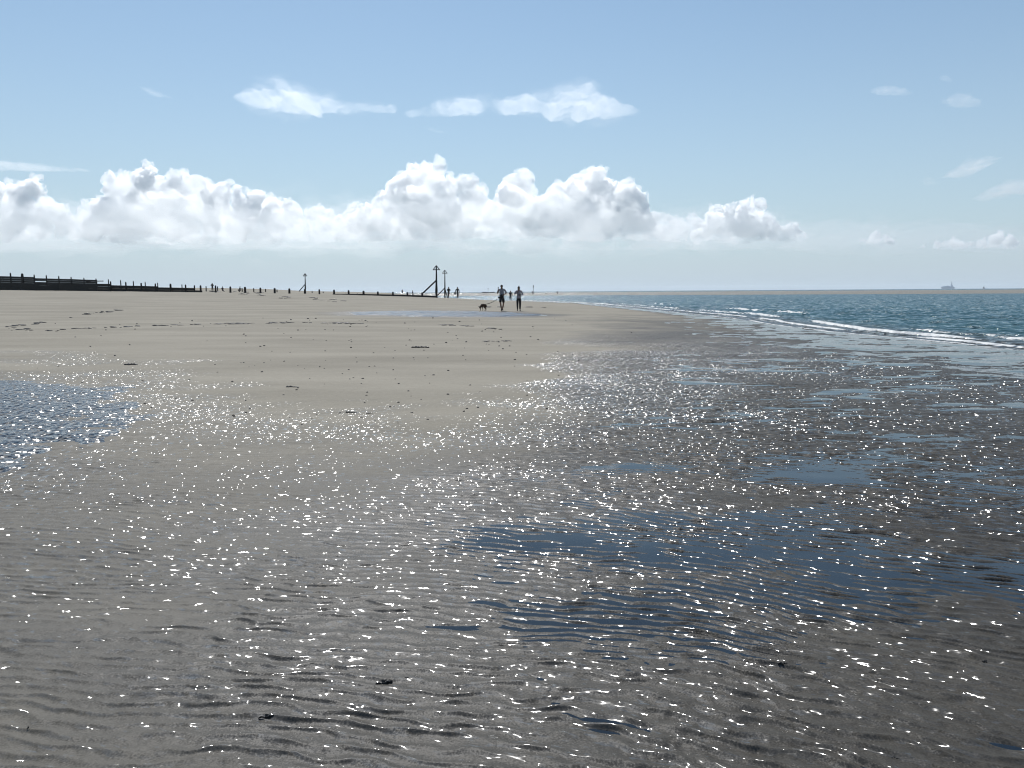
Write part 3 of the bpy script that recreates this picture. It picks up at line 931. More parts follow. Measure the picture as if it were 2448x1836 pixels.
planks_part(gl_, [(px_, sand_row(px_, DA) - up) for px_, up in ((800, 1.6), (838, 2.4), (873, 3.0), (908, 3.4), (943, 3.6), (978, 3.8), (1012, 4.0), (1044, 4.2))], DA, None, boards=2, bury=.3, dy=-.25)
for px, top, wd in ((837.5, 694, .3), (873, 695.3, .34), (907, 696.8, .3), (942.5, 697.5, .3), (977, 698.4, .32), (1012, 699, .34)):
    post_part(gl_, px, top, DA, wd)


def beacon(px, base, top, D, label, w_top, h_top, brace, rad, second=None):
    x = X_at(px, D); g = ground(x, D)
    H = Z_at(px, top, D) - g
    k = D / FPX
    r = empty('beacon', (x, D, g)); tag(r, label, 'beacon', 'groyne beacons with triangular topmarks')
    hb = H - h_top
    m1 = MB(); m1.tube([(0, 0, -.5), (0.0, 0, 1.0), (.02, 0, hb * .45), (.05, 0, hb + .1)], [rad * 1.5, rad * 1.3, rad, rad * .62], 10)
    m1.build('pole', TIMBER, r, True)
    bx, bz, jz = brace
    m2 = MB(); m2.tube([(bx, 0.02, bz), (0, 0.02, jz)], [rad * .75, rad * .7], 8); m2.build('brace', TIMBER, r, True)
    if second:
        m3 = MB(); m3.tube([(second[0], 0.03, second[1]), (0.02, 0.03, second[2])], [rad * .7, rad * .6], 8); m3.build('brace', TIMBER, r, True)
    # open cone of bars: ring below, ribs to the tip
    tm = empty('topmark', (0.05, 0, hb)); tm.parent = r
    mf = MB(); n = 12
    rg = [(w_top / 2 * math.cos(2 * math.pi * i / n), w_top / 2 * math.sin(2 * math.pi * i / n), 0) for i in range(n + 1)]
    mf.tube(rg, rad * .38, 6)
    mf.tube([(-w_top / 2, 0, 0), (w_top / 2, 0, 0)], rad * .4, 6); mf.tube([(0, -w_top / 2, 0), (0, w_top / 2, 0)], rad * .4, 6)
    mf.build('ring', IRON, tm)
    for i in range(4):
        a = math.pi / 2 * i
        mr = MB(); mr.tube([(w_top / 2 * math.cos(a), w_top / 2 * math.sin(a), 0), (0, 0, h_top)], rad * .45, 6); mr.build('rib', IRON, tm)
    ms = MB(); ms.tube([(0, 0, 0), (0, 0, h_top)], rad * .3, 6); ms.build('spindle', IRON, tm)
    return r


beacon(1046, 711, 636, DA, 'tallest dark beacon with open triangle topmark at the end of the low plank line', 1.05, .66, (-2.15, .75, 2.75), .165)
beacon(1066, 711, 646.5, 158.0, 'second dark beacon with triangle topmark standing between the tallest one and two walkers', .95, .62, (-1.45, .55, 2.0), .13, (.62, -.3, 1.9))
beacon(735, 702, 654.3, 215.0, 'smallest far beacon with triangle topmark rising from the middle of the pile row', 1.05, .70, (-1.7, .1, 2.0), .15)

# ------------------------------------------------------------------ people
def skin_part(name, V, E, Rr, mat, parent, lv=2, root=0):
    me = bpy.data.meshes.new('tmp'); me.from_pydata([tuple(v) for v in V], E, [])
    o = bpy.data.objects.new('tmp', me); COL.objects.link(o)
    o.modifiers.new('s', 'SKIN'); me.skin_vertices.new() if not me.skin_vertices else None
    sv = me.skin_vertices[0].data
    for i, r_ in enumerate(Rr):
        sv[i].radius = r_ if hasattr(r_, '__len__') else (r_, r_)
        sv[i].use_root = (i == root)
    o.modifiers['s'].use_smooth_shade = True
    su = o.modifiers.new('u', 'SUBSURF'); su.levels = lv; su.render_levels = lv
    dg = bpy.context.evaluated_depsgraph_get()
    ev = o.evaluated_get(dg)
    out = bpy.data.meshes.new_from_object(ev)
    bpy.data.objects.remove(o); bpy.data.meshes.remove(me)
    out.name = name; out.materials.clear(); out.materials.append(mat)
    return link(bpy.data.objects.new(name, out), parent)


def fingers(hand, d, side, curl=.5):
    """Chains for four fingers and a thumb: hand = palm centre, d = pointing direction."""
    d = Vector(d).normalized(); s = Vector((side, 0, 0)); s = (s - d * s.dot(d)).normalized(); nrm = d.cross(s)
    ch = []
    for i, L in enumerate((.068, .078, .072, .056)):
        b = Vector(hand) + d * .045 + s * (.033 - .022 * i)
        ch.append([b, b + d * L * .5 + nrm * .01 * curl, b + d * L * .8 + nrm * L * .5 * curl])
    b = Vector(hand) + s * .03
    ch.append([b, b + s * .03 + d * .02, b + s * .035 + d * .055 + nrm * .01])
    return ch


def M(name, col, rough=.8): return simple_mat(name, col, rough, .2, 20.0, .2)


SKINM = M('skin', (.20, .115, .075), .55); HAIRM = M('dark_hair', (.012, .010, .009), .5)
CLOTH = {}


def cloth(name, col):
    if name not in CLOTH: CLOTH[name] = M(name, col)
    return CLOTH[name]


BLACK = ('black_cloth', (.012, .012, .014)); NAVY = ('navy_cloth', (.016, .018, .028)); GREY = ('pale_grey_cloth', (.26, .25, .27)); BROWN = ('brown_cloth', (.05, .04, .035))
CHAR = ('charcoal_cloth', (.03, .03, .033)); LILAC = ('pale_lilac_cloth', (.27, .245, .27)); SHOE = ('dark_shoe', (.012, .011, .011))


def person(px, D, h, label, top, bottom, arms, legs, rz=0.0, shorts=False, hair='short', group='people walking on the beach', detail=0, bag=None, jacket=0.0, sit=False, z=None):
    """arms/legs: joint offsets in metres for a 1.75 m body facing -Y. x is to the viewer's right."""
    x = X_at(px, D); g = ground(x, D) if z is None else z
    root = empty('person', (x, D, g), rz); tag(root, label, 'person', group)
    s = h / 1.75
    root.scale = (s, s, s)
    dz = -0.62 if sit else 0.0
    P = lambda a, b, c: Vector((a, b, c + dz))
    V = [P(0, 0, .95), P(0, .01, 1.12), P(0, .015, 1.32), P(0, .01, 1.44), P(0, 0, 1.52), P(0, -.02, 1.585), P(0, -.012, 1.665), P(0, -.005, 1.715)]
    Rr = [(.15, .11), (.135, .10), (.165, .115), (.10, .075), .056, (.066, .075), (.076, .092), (.045, .055)]
    E = [(i, i + 1) for i in range(7)]
    # nose and ears
    for p_, r_ in ((P(0, -.112, 1.625), .013), (P(.082, 0, 1.63), .016), (P(-.082, 0, 1.63), .016)):
        V.append(p_); Rr.append(r_); E.append((6, len(V) - 1))
    hand_idx = []
    for sd, (el, wr) in zip((-1, 1), arms):
        k = len(V)
        el = Vector(el) + Vector((0, 0, dz)); wr = Vector(wr) + Vector((0, 0, dz)); d = (wr - el).normalized()
        V += [P(sd * .175, .005, 1.425), el, wr, wr + d * .05, wr + d * .095]
        Rr += [.058, .042, .028, (.036, .02), (.034, .017)]
        E += [(3, k), (k, k + 1), (k + 1, k + 2), (k + 2, k + 3), (k + 3, k + 4)]
        hand_idx.append((wr + d * .05, d, sd, wr))
    feet = []
    for sd, (kn, an) in zip((-1, 1), legs):
        k = len(V)
        kn = Vector(kn) + Vector((0, 0, dz if sit else 0)); an = Vector(an)
        V += [P(sd * .09, 0, .90), kn, (kn * .62 + an * .38) + Vector((0, .02, 0)), an, an + Vector((sd * .02, -.10, -.055))]
        Rr += [.088, .058, .056, .038, (.04, .03)]
        E += [(0, k), (k, k + 1), (k + 1, k + 2), (k + 2, k + 3), (k + 3, k + 4)]
        feet.append((an, sd))
    skin_part('body', V, E, Rr, SKINM, root)
    # jacket or shirt with sleeves
    tv = [P(0, 0, .86 - jacket), P(0, .005, 1.0), P(0, .012, 1.15), P(0, .015, 1.33), P(0, .01, 1.445), P(0, .004, 1.50)]
    tr = [(.175 + jacket * .15, .135), (.168, .13), (.16, .125), (.185, .135), (.118, .09), .066]
    te = [(i, i + 1) for i in range(5)]
    for sd, (el, wr) in zip((-1, 1), arms):
        k = len(tv); el = Vector(el) + Vector((0, 0, dz)); wr = Vector(wr) + Vector((0, 0, dz))
        tv += [P(sd * .185, .005, 1.43), el]; tr += [.074, .058]; te += [(4, k), (k, k + 1)]
        if not shorts:
            tv.append(el * .12 + wr * .88); tr.append(.042); te.append((k + 1, k + 2))
    skin_part('top', tv, te, tr, cloth(*top), root)
    bv = [P(0, .0, 1.0), P(0, 0, .90)]; br = [(.150, .118), (.168, .135)]; be = [(0, 1)]
    for sd, (kn, an) in zip((-1, 1), legs):
        k = len(bv); kn = Vector(kn) + Vector((0, 0, dz if sit else 0)); an = Vector(an)
        hip = P(sd * .092, 0, .86)
        bv += [hip, hip * .45 + kn * .55]; br += [.115, .098]; be += [(1, k), (k, k + 1)]
        if shorts:
            bv.append(hip * .08 + kn * .92 + Vector((sd * .012, 0, 0))); br.append(.098)
        else:
            bv += [kn, kn * .45 + an * .55, an + Vector((0, .01, .02))]; br += [.078, .07, .056]
        n_ = len(bv)
        be += [(i, i + 1) for i in range(k + 1, n_ - 1)]
    skin_part('shorts' if shorts else 'trousers', bv, be, br, cloth(*bottom), root)
    for an, sd in feet:
        skin_part('shoe', [an + Vector((0, .05, -.055)), an + Vector((0, -.04, -.045)), an + Vector((sd * .015, -.15, -.058)), an + Vector((sd * .02, -.2, -.063)), an + Vector((0, .01, .0))], [(0, 1), (1, 2), (2, 3), (1, 4)],
                  [(.042, .035), (.046, .042), (.048, .032), (.034, .022), .046], cloth(*SHOE), root, 1)
    hm = MB()
    if hair == 'hat':
        hm.ball((0, .0, 1.70 + dz), (.098, .115, .075)); hm.ball((0, -.03, 1.675 + dz), (.15, .165, .015))
    else:
        hm.ball((0, .018, 1.672 + dz), (.092, .105, .10))
        if hair in ('long', 'bun'): hm.ball((0, .05, 1.60 + dz), (.088, .07, .14))
        if hair == 'bun': hm.ball((.015, .03, 1.785 + dz), (.045, .045, .04))
    hm.build('hat' if hair == 'hat' else 'hair', cloth(*CHAR) if hair == 'hat' else HAIRM, root, True)
    if detail:
        fm = None
        fv, fe, fr = [], [], []
        for hp, d, sd, wr in hand_idx:
            for ch in fingers(hp, d, sd):
                k = len(fv); fv += ch; fr += [.0095, .009, .0075]; fe += [(k, k + 1), (k + 1, k + 2)]
        # fingers grow from the palms and stay in the body's own mesh
        fo = skin_part('fingers', fv, fe, fr, SKINM, root, 1)
        body = [c for c in root.children if c.name.startswith('body')][0]
        bm_ = MB()
        for src in (body.data, fo.data):
            bm_.add([v.co for v in src.vertices], [tuple(p.vertices) for p in src.polygons])
        nm = bm_.mesh('body'); nm.materials.append(SKINM); nm.polygons.foreach_set('use_smooth', [True] * len(nm.polygons))
        body.data = nm; bpy.data.objects.remove(fo)
        for sd in (-1, 1):
            em = MB(); em.ball((sd * .032, -.094, 1.645), (.013, .008, .008), 8, 5); em.build('eye', HAIRM, root, True)
        mm_ = MB(); mm_.ball((0, -.092, 1.575), (.026, .008, .006), 8, 5); mm_.build('mouth', cloth('lips', (.16, .06, .05)), root, True)
    return root, hand_idx, s


ARMS_DOWN = (((-.27, .03, 1.16), (-.29, -.03, .91)), ((.27, .03, 1.16), (.29, -.03, .91)))
ARMS_BENT = (((-.27, .05, 1.18), (-.16, -.20, 1.10)), ((.27, .05, 1.18), (.16, -.20, 1.10)))
STAND = (((-.10, -.01, .50), (-.11, .02, .09)), ((.10, -.01, .50), (.11, .02, .09)))
STRIDE = (((-.10, -.16, .52), (-.10, -.18, .09)), ((.10, .04, .50), (.11, .26, .13)))
STRIDE2 = (((-.10, .04, .50), (-.11, .24, .12)), ((.10, -.15, .52), (.10, -.2, .09)))

DP = 57.0
man, mh, ms_ = person(1201, DP, 1.80, 'man in pale shirt and dark shorts with one hand raised, dog lead in the other', GREY, BLACK,
                      (((-.30, .0, 1.17), (-.245, -.16, 1.42)), ((.33, .06, 1.20), (.10, -.20, 1.08))),
                      (((-.09, -.14, .52), (-.02, -.10, .09)), ((.12, .02, .50), (.045, .16, .11))), shorts=True, group='couple walking side by side', detail=1)
woman, wh, ws_ = person(1241.5, DP + .3, 1.70, 'woman in pale top and long dark trousers with both arms bent at her chest', LILAC, BLACK,
                        (((-.31, -.02, 1.21), (-.09, -.18, 1.37)), ((.30, .04, 1.17), (.09, -.20, 1.16))), (((-.10, -.04, .50), (-.10, .10, .10)), ((.09, -.12, .51), (.085, -.14, .09))),
                        hair='bun', group='couple walking side by side', detail=1)


def world_pt(root, p, s):
    return Vector(root.location) + Matrix.Rotation(root.rotation_euler.z, 3, 'Z') @ (Vector(p) * s)


# things in their hands
hp = world_pt(man, mh[0][0] + mh[0][1] * .03, ms_)
ph_ = empty('ice_cream_cone', hp); tag(ph_, 'ice cream cone held up in the raised hand of the shirted man', 'ice cream')
c1 = MB(); c1.tube([(0, -.02, -.07), (0, -.03, .06)], [.006, .03], 10); c1.build('cone', cloth('wafer', (.20, .12, .05)), ph_, True)
c2 = MB(); c2.ball((0, -.03, .085), (.036, .036, .045)); c2.build('scoop', cloth('dark_ice', (.05, .035, .03)), ph_, True)
bg = empty('waist_bag', world_pt(man, (0.0, -.17, 1.0), ms_)); tag(bg, 'black bag worn at the waist of the man walking the dog', 'bag')
b1 = MB(); b1.ball((0, 0, 0), (.13, .075, .12), 12, 8); b1.build('pouch', cloth(*BLACK), bg, True)
b2 = MB(); b2.tube([(-.19, .17, .06), (-.16, .04, .06), (0, -.02, .06), (.16, .04, .06), (.19, .17, .06)], .016, 6); b2.build('strap', cloth(*BLACK), bg, True)
wp = empty('cup', world_pt(woman, wh[1][0] + wh[1][1] * .06, ws_)); tag(wp, 'small dark cup held at the chest of the woman in the pale top', 'cup')
c1 = MB(); c1.tube([(0, -.02, -.05), (0, -.02, .06)], [.03, .04], 10); c1.build('cup_body', cloth(*CHAR), wp, True)
c2 = MB(); c2.tube([(0, -.02, .06), (0, -.02, .072)], [.043, .04], 10); c2.build('lid', cloth(*BLACK), wp, True)

# the dog: brown, nose down, walking towards the viewer
DOGM = simple_mat('brown_fur', (.055, .026, .014), .8, .4, 25, .2); DOGD = simple_mat('dark_fur', (.02, .012, .009), .8, .3, 25, .2)
dx, dD = X_at(1157, 56.6), 56.6
dog = empty('dog', (dx, dD, ground(dx, dD)), R(-32)); dog.scale = (.84,) * 3; tag(dog, 'brown dog on a lead walking with its head lowered to the sand', 'dog')
dv = [(0, .30, .47), (0, .12, .47), (0, -.10, .46), (0, -.26, .43), (0, -.36, .40), (0, -.45, .34), (0, -.55, .27), (0, -.62, .22), (0, .40, .46), (0, .52, .40), (0, .60, .30)]
dr = [(.10, .11), (.095, .105), (.11, .135), (.10, .115), .075, .07, .048, .030, .04, .022, .012]
de = [(0, 1), (1, 2), (2, 3), (3, 4), (4, 5), (5, 6), (6, 7), (0, 8), (8, 9), (9, 10)]
for sd, off in ((-1, .07), (1, -.05)):
    k = len(dv); dv += [(sd * .09, -.24, .36), (sd * .085, -.25 - off * .4, .22), (sd * .085, -.24 - off, .06), (sd * .085, -.29 - off, .022)]; dr += [.055, .032, .024, (.028, .02)]
    de += [(3, k), (k, k + 1), (k + 1, k + 2), (k + 2, k + 3)]
    k = len(dv); dv += [(sd * .085, .28, .36), (sd * .085, .20 + off, .25), (sd * .085, .36 + off, .17), (sd * .085, .31 + off, .05), (sd * .085, .26 + off, .022)]; dr += [.075, .045, .026, .022, (.028, .02)]
    de += [(0, k), (k, k + 1), (k + 1, k + 2), (k + 2, k + 3), (k + 3, k + 4)]
skin_part('body', dv, de, dr, DOGM, dog, 2, 2)
for sd in (-1, 1):
    skin_part('ear', [(sd * .055, -.42, .39), (sd * .085, -.42, .33), (sd * .085, -.44, .26)], [(0, 1), (1, 2)], [(.02, .03), (.016, .035), (.01, .022)], DOGD, dog, 1)
mb_ = MB(); mb_.tube([(.08 * math.cos(a) if True else 0, -.345 + .02 * math.sin(a), .40 + .085 * math.sin(a)) for a in np.linspace(0, 2 * math.pi, 13)], .014, 6, False); mb_.build('collar', cloth(*BLACK), dog, True)
lead_a = Vector(dog.location) + Matrix.Rotation(R(-32), 3, 'Z') @ Vector((0, -.28, .42))
lead_b = world_pt(man, mh[1][0] + mh[1][1] * .04 + Vector((-.06, -.02, -.03)), ms_)
pts = []
for i in range(13):
    t = i / 12; p = lead_a.lerp(lead_b, t); p.z -= .16 * math.sin(math.pi * t); pts.append(p)
lead = empty('dog_lead', lead_a); tag(lead, 'slack dark dog lead running from the brown dog up to the shirted man', 'lead')
l1 = MB(); l1.tube([p - lead_a for p in pts], .02, 6); l1.build('strap', cloth(*BLACK), lead, True)
pe = [p - lead_a for p in pts]; dd = (pe[10] - pe[12]).normalized()
l2 = MB(); l2.ball(pe[11] + dd * .05, (.10, .045, .06), 10, 6); l2.build('reel_handle', cloth(*BLACK), lead, True)

person(1222, 138, 1.82, 'person in dark jacket with bare legs at the edge of the surf behind the couple', BLACK, BLACK, ARMS_DOWN, STRIDE, shorts=True, group='walkers along the groyne end', jacket=.05)
person(1075, 131, 1.78, 'person in black jacket and dark trousers walking beside the second beacon', BLACK, CHAR, ARMS_BENT, STRIDE2, R(-20), group='walkers along the groyne end', jacket=.06)
p2, h2, s2 = person(1096, 132, 1.84, 'person in dark coat carrying a loose bag on one arm, walking past the beacons', CHAR, CHAR, (((-.30, .03, 1.15), (-.33, -.12, .98)), ((.27, .03, 1.16), (.29, -.03, .91))), STRIDE, R(15),
                    group='walkers along the groyne end', jacket=.10)
tb = empty('tote_bag', world_pt(p2, (-.40, -.10, .86), s2)); tag(tb, 'dark loose bag hanging from the arm of a person near the beacons', 'bag')
t1 = MB(); t1.ball((0, 0, -.06), (.14, .09, .24), 10, 7); t1.build('pouch', cloth(*BROWN), tb, True)
t2 = MB(); t2.tube([(-.07, 0, .1), (0.04, 0, .26), (.08, 0, .1)], .015, 6); t2.build('handle', cloth(*BROWN), tb, True)
person(514.5, 150, 1.62, 'bulky person in black standing among the groyne piles, wearing a round hat', BLACK, BLACK, ARMS_BENT, STAND, R(40), hair='hat', group='people near the groyne piles', jacket=.2)
person(538.5, 166, 1.6, 'small figure sitting on the sand between the groyne piles', NAVY, NAVY, ARMS_BENT, (((-.12, -.34, .75), (-.12, -.42, .09)), ((.12, -.34, .75), (.12, -.42, .09))), R(60), group='people near the groyne piles', sit=True)
person(580, 158, 1.62, 'person crouching down at a thin pile of the far groyne', CHAR, NAVY, (((-.27, -.1, 1.2), (-.16, -.35, 1.05)), ((.27, -.1, 1.2), (.16, -.35, 1.05))), (((-.14, -.36, .95), (-.12, -.12, .09)), ((.14, -.36, .95), (.12, -.12, .09))), R(-50),
       group='people near the groyne piles', sit=True)
person(965, 235, 1.6, 'broad dark figure wading behind the low plank line', CHAR, BLACK, ARMS_BENT, STAND, group='waders behind the low plank line', jacket=.1)
person(989.5, 235, 1.7, 'slim figure with a clear round head wading behind the low plank line', NAVY, BLACK, ARMS_DOWN, STRIDE2, R(70), group='waders behind the low plank line')


def bank_z(x, y):
    ne = float(bank_near(np.array([x]))[0]); t = (y - ne + 8) / (1050 - ne)
    t = np.array([max(0, min(1, t))])
    hb_ = 0.34 * sstep(0, 0.04, t) + 0.12 * sstep(0.05, 0.5, t) - 0.8 * sstep(0.9, 1.0, t)
    return float((-0.15 + hb_ * (0.9 + 0.3 * fbm(np.array([x / 130]), np.array([y / 220]), 3, 91)) + np.interp(x, [-900, 0, 200, 1500], [-0.04, 0.0, 0.05, 0.05]))[0])


for px, D, lb, si in ((1274, 430, 'tiny dark figure standing on the far sandbank at the foot of the lone pole', False), (1333, 400, 'tiny dark figure standing alone on the far sandbank past the pole', False), (1306, 430, 'tiny dark figure sitting on the far sandbank past the pole', True)):
    person(px, D, 1.75, lb, BLACK, BLACK, ARMS_DOWN if not si else ARMS_BENT, STAND if not si else (((-.12, -.34, .75), (-.12, -.42, .09)), ((.12, -.34, .75), (.12, -.42, .09))), group='people on the far sandbank', sit=si, z=bank_z(X_at(px, D), D))
# lone pole on the bank
x = X_at(1276, 440); mp = empty('marker_pole', (x, 440, bank_z(x, 440))); tag(mp, 'lone dark pole standing on the far sandbank beside a tiny figure', 'pole')
m1 = MB(); m1.tube([(0, 0, -.5), (0, 0, 4.7)], [.13, .10], 8); m1.build('shaft', TIMBER, mp, True)
m1 = MB(); m1.tube([(0, 0, 3.6), (0.02, 0, 4.9)], [.22, .2], 8); m1.build('topmark', IRON, mp, True)

# ------------------------------------------------------------------ out at sea
ROCK = simple_mat('dark_rock', (.03, .032, .034), .8, .4, 1.0, .3)
D = 1250; bx = X_at(1169, D)
bw = empty('breakwater', (bx, D, 0)); tag(bw, 'low dark line of breakwater rocks on the horizon landward of the couple', 'breakwater')
mbk = MB()
for i in range(26):
    xx = -9.3 + 18.6 * i / 25
    hh = 1.0 + .8 * pn(np.array([xx / 3.0]), np.array([.3]), 400)[0] + (0.35 if abs(xx) > 4 else 0)
    mbk.ball((xx + random.uniform(-.4, .4), random.uniform(-1.5, 1.5), .2), (random.uniform(.7, 1.2), random.uniform(.8, 1.4), max(.5, hh + random.uniform(-.2, .2))), 7, 5, Matrix.Rotation(random.uniform(-.4, .4), 3, 'Y'))
mbk.build('rock', ROCK, bw)
bp = empty('perch_mark', (bx - .2, D, .6)); tag(bp, 'thin perch mark standing up from the dark breakwater rocks', 'sea mark')
m1 = MB(); m1.tube([(0, 0, -.4), (0, 0, 6.6)], [.2, .13], 8); m1.build('shaft', IRON, bp, True)
m1 = MB(); m1.tube([(0, 0, 5.3), (0, 0, 6.9)], [.45, .38], 8); m1.build('topmark', IRON, bp, True)

SHIPM = simple_mat('grey_ship_paint', (.46, .51, .62), .6, .12, .05, .3); SHIPD = simple_mat('dark_ship_grey', (.28, .32, .40), .6, .12, .05, .3)
D = 6200; sx = X_at(2261, D)
sh = empty('warship', (sx, D, 0), R(0)); tag(sh, 'grey warship with a tall mast tower far out on the horizon', 'ship')
k = D / FPX
def prism(mb, pts, y0, y1):
    n = len(pts); mb.add([(p[0], y0, p[1]) for p in pts] + [(p[0], y1, p[1]) for p in pts],
                         [tuple(range(n)), tuple(reversed(range(n, 2 * n)))] + [(i, i + n, (i + 1) % n + n, (i + 1) % n) for i in range(n)])
m1 = MB(); prism(m1, [(-50, 15.5), (-44, -1), (44, -1), (48, 13), (20, 13), (18, 17), (-30, 17), (-34, 19.5), (-48, 19.5)], -8, 8); m1.build('hull', SHIPM, sh)
m1 = MB(); m1.box((-20, 0, 19.5), (26, 11, 5)); m1.box((-4, 0, 20.5), (9, 9, 7)); m1.box((6, 0, 19), (12, 10, 4)); m1.build('deckhouse', SHIPM, sh)
m1 = MB(); prism(m1, [(16, 13), (36, 13), (34, 24), (31, 26), (30, 33), (21, 33), (20, 26), (17, 24)], -5, 5); m1.build('bridge', SHIPM, sh)
m1 = MB(); m1.tube([(26, 0, 33), (26, 0, 46), (26, 0, 58)], [2.6, 1.7, .9], 8); m1.box((26, 0, 43), (11, 1.2, 1.4)); m1.box((26, 0, 51), (9, 1.2, 1.4)); m1.box((24.5, 0, 55.5), (6, 1, 1.6)); m1.build('mast', SHIPD, sh)
m1 = MB(); m1.tube([(40, 0, 13), (40, 0, 17), (41, 0, 17.2)], [2.5, 2.2, .8], 8); m1.tube([(41, 0, 16), (47, 0, 17)], [.7, .5], 6); m1.build('gun', SHIPD, sh)

D = 2600; sx = X_at(2346, D)
sb = empty('sailing_boat', (sx, D, 0)); tag(sb, 'tiny sailing boat with dark mast and white sail beyond the sandbank', 'sailing boat')
m1 = MB(); prism(m1, [(-5, 1.3), (-3.8, -.2), (4.0, -.2), (5.2, 1.5)], -1.4, 1.4); m1.build('hull', SHIPD, sb)
m1 = MB(); m1.tube([(0, 0, 1), (0, 0, 13.6)], [.3, .16], 8); m1.build('mast', IRON, sb)
m1 = MB(); prism(m1, [(.4, 2.0), (4.8, 2.0), (.4, 7.6)], -.06, .06); m1.build('sail', simple_mat('sailcloth', (.75, .75, .73), .8, .05), sb)
m1 = MB(); prism(m1, [(-.4, 2.0), (-3.6, 2.0), (-.4, 8.5)], -.05, .05); m1.build('jib', simple_mat('dark_sailcloth', (.06, .065, .075), .8, .1), sb)
D = 3200; sx = X_at(2447.5, D)
bb_ = empty('work_boat', (sx, D, 0)); tag(bb_, 'dim grey work boat cut by the photo edge beyond the sandbank', 'boat')
m1 = MB(); prism(m1, [(-9, 3.2), (-8, -.3), (8, -.3), (9, 2.6), (3, 2.6)], -3, 3); m1.build('hull', SHIPD, bb_)
m1 = MB(); m1.box((-3, 0, 5.2), (8, 4, 5)); m1.box((-3, 0, 8.4), (4, 3, 1.6)); m1.build('cabin', SHIPD, bb_)
m1 = MB(); m1.tube([(-3, 0, 9), (-3, 0, 11.5)], [.25, .15], 6); m1.build('mast', SHIPD, bb_)

# ------------------------------------------------------------------ weed, worm casts and pebbles on the sand
WEED = simple_mat('black_seaweed', (.010, .010, .009), .5, .5, 40, .4)
PEB = simple_mat('dark_pebble', (.022, .021, .019), .6, .4, 30, .35)


def clump_mesh(seed, n, w_, h, stalk=False):
    r = random.Random(seed); mb = MB()
    for i in range(n):
        a = r.uniform(0, 6.28); L = w_ * r.uniform(.25, .6); cx, cy_ = r.uniform(-.5, .5) * w_, r.uniform(-.2, .2) * w_
        z = h * r.uniform(.3, 1)
        mb.tube([(cx - L * math.cos(a) * .5, cy_ - L * math.sin(a) * .3, .01), (cx - L * math.cos(a) * .2, cy_ - L * math.sin(a) * .1, z * .4), (cx, cy_, z * .5), (cx + L * math.cos(a) * .5, cy_ + L * math.sin(a) * .3, h * r.uniform(0, .2))], [w_ * .03, w_ * r.uniform(.05, .09), w_ * r.uniform(.06, .12), w_ * .025], 6)
    for i in range(n + 3):
        mb.ball((r.gauss(0, .22) * w_, r.uniform(-.2, .2) * w_, h * .15), (w_ * r.uniform(.07, .15), w_ * r.uniform(.05, .1), h * r.uniform(.25, .6)), 7, 5)
    if stalk:
        mb.tube([(0, 0, 0), (-.05 * w_, 0, h), (-.02 * w_, 0, h * 2.1)], [w_ * .26, w_ * .17, w_ * .10], 7)
    me = mb.mesh('seaweed_clump'); me.materials.append(WEED)
    me.polygons.foreach_set('use_smooth', [True] * len(me.polygons))
    return me


def on_sand(px, py):
    """Where the sight line through a photo pixel meets the sand."""
    d = at(px, py, 1.0) - Vector((0, 0, EYE))
    D = 2.0
    for _ in range(400):
        p = Vector((0, 0, EYE)) + d * D
        gz = ground(p.x, p.y)
        e = p.z - gz
        if e < 0.002: break
        D += max(0.01, e / -d.z * 0.7) if d.z < 0 else 1
        if D > 200: break
    return Vector((p.x, p.y, gz))


CLM = [clump_mesh(i, 5 + i % 4, 1.0, .34) for i in range(6)]
big = [(68, 1742, .050, 'upright black stub of seaweed on smooth wet sand in the near corner', True), (250, 1712, .055, 'black folded scrap of seaweed a hand span from the upright stub', False),
       (640, 1712, .13, 'wide straggling black seaweed clump on the near wet sand', False), (178, 1398, .07, 'small black seaweed scrap on smooth grey sand', False), (34, 1552, .06, 'black knob of weed at the photo edge above the upright stub', False),
       (840, 986, .42, 'long low heap of dark weed on the damp sand tongue', False), (883, 988, .36, 'second long low heap of dark weed, nearly touching the first', False), (1000, 831, 1.2, 'thin dark streak of weed alone on the dry sand', False),
       (920, 1633, .16, 'stringy black weed clump among ripples near the bottom of the view', False), (975, 1620, .07, 'little black weed knot beside the stringy clump', False), (1375, 1480, .10, 'black weed clump beside the smooth sand patch', False),
       (2010, 1417, .09, 'black weed clump on the edge of the large blue puddle', False), (2355, 1580, .10, 'spiky black weed clump on the ripples toward the sea side', False), (1870, 1590, .11, 'low black weed clump beside a line of bright ripples', False),
       (2140, 1812, .07, 'black weed knot at the bottom edge on the sea side', False), (1200, 1542, .09, 'round black weed clump amid the middle ripples', False), (805, 1330, .08, 'dark weed scrap by the western blue puddle', False),
       (700, 925, .6, 'broken dark line of weed at the upper rim of the wet ripples', False), (310, 872, .9, 'dark weed line on the rim of the western tidal pool', False)]
for i, (px, py, w_, lb, st_) in enumerate(big):
    w_ *= 0.36
    p = on_sand(px, py)
    me_ = clump_mesh(90, 6, 1.0, .34, True) if st_ else CLM[i % 6]
    o = link(bpy.data.objects.new('seaweed_clump', me_)); o.location = p - Vector((0, 0, .004)); o.rotation_euler = (0, 0, random.uniform(-.3, .3) + (3.14 if i % 2 else 0))
    hz_ = 1.0 if w_ < .1 else .5
    o.scale = (w_, w_ * .8, w_ * hz_)
    tag(o, lb, 'seaweed', 'seaweed clumps on the sand')


def pebble_mesh(seed):
    r = random.Random(seed); mb = MB(); mb.ball((0, 0, .2), (.5, .42, .42), 8, 6)
    mb.v = [(x * r.uniform(.8, 1.2), y * r.uniform(.8, 1.2), z * r.uniform(.8, 1.25)) for x, y, z in mb.v]
    me = mb.mesh('pebble'); me.materials.append(PEB); me.polygons.foreach_set('use_smooth', [True] * len(me.polygons))
    return me


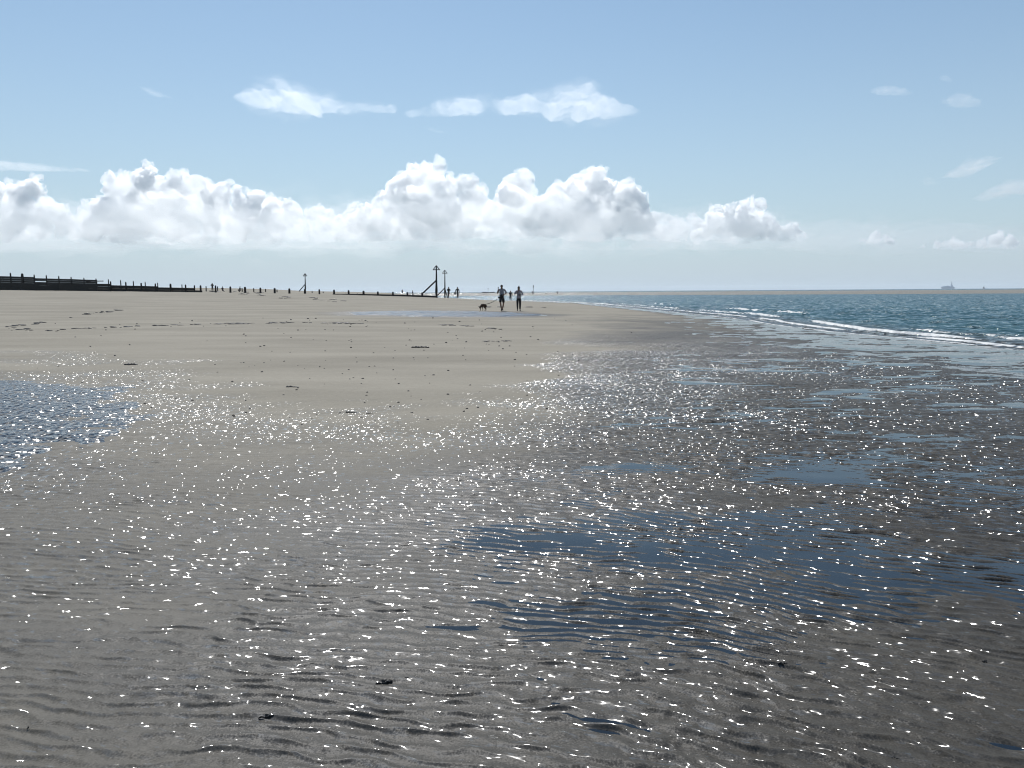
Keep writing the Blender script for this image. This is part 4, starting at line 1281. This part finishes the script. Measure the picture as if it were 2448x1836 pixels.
PM = [pebble_mesh(i) for i in range(5)]
rp_ = random.Random(3)
cnt = 0
while cnt < 230:
    px = rp_.gauss(880, 420); py = 760 + 260 * rp_.random() ** 1.3
    if not (60 < px < 1600): continue
    p = on_sand(px, py)
    if p.y > 60: continue
    dr_ = float(dryness(np.array([p.x]), np.array([p.y]))[0])
    if rp_.random() > .25 + .75 * dr_: continue
    o = link(bpy.data.objects.new('pebble', PM[cnt % 5])); o.location = p - Vector((0, 0, .004)); o.rotation_euler = (0, 0, rp_.uniform(0, 6))
    s_ = (0.013 + 0.0017 * p.y) * rp_.uniform(.5, 1.15); o.scale = (s_ * 1.3, s_, s_ * .8)
    tag(o, 'small dark pebble lying on the damp sand', 'pebble', 'dark pebbles scattered over the sand'); cnt += 1

# tide wrack: thin dark lines of bits, nobody could count them
mbw = MB()
def wrack(pts, n, sz, jit):
    for _ in range(n):
        t = rp_.random() * (len(pts) - 1); i = int(t); a, b = pts[i], pts[i + 1]; u = t - i
        px = a[0] + (b[0] - a[0]) * u; py = a[1] + (b[1] - a[1]) * u + rp_.gauss(0, jit)
        if pn(np.array([px / 38.0]), np.array([py / 9.0]), 501)[0] < -.05: continue
        p = on_sand(px, py); s_ = sz * rp_.uniform(.3, 1.0) * p.y / 40
        mbw.ball(p + Vector((0, 0, s_ * .1)), (s_ * rp_.uniform(.8, 2.6), s_ * .6, s_ * .28), 6, 4)
wrack([(0, 783), (40, 779), (90, 773), (150, 763), (210, 751), (300, 742)], 110, .10, 1.2)
wrack([(150, 788), (300, 781), (470, 775), (600, 773), (700, 772), (800, 773), (880, 774)], 190, .11, .7)
wrack([(1030, 776), (1110, 779), (1200, 788)], 60, .10, .5)
wrack([(1150, 734), (1230, 735), (1300, 735)], 70, .13, .4)
wrack([(0, 790), (60, 787), (140, 792)], 40, .08, 1.5)
wrack([(500, 715), (640, 720), (900, 726)], 60, .12, 1.5)
wrack([(1160, 816), (1230, 815)], 24, .09, .5)
wk = mbw.build('seaweed_wrack', WEED); tag(wk, 'thin broken dark lines of tide wrack across the dry sand', 'seaweed', kind='stuff')

# ------------------------------------------------------------------ sea air between here and the horizon
hz = MB(); hz.box((0, 5900, 31.5), (19000, 13800, 69.0))
hm_ = bpy.data.materials.new('sea_air'); hm_.use_nodes = True
_n, _l = hm_.node_tree.nodes, hm_.node_tree.links
_n.remove(_n['Principled BSDF'])
_v = _n.new('ShaderNodeVolumePrincipled'); _v.inputs['Color'].default_value = (0.86, 0.93, 1.0, 1); _v.inputs['Density'].default_value = 0.00007; _v.inputs['Anisotropy'].default_value = 0.3
_l.new(_v.outputs[0], _n['Material Output'].inputs['Volume'])
hm_.cycles.homogeneous_volume = True
tag(hz.build('haze', hm_), kind='stuff')
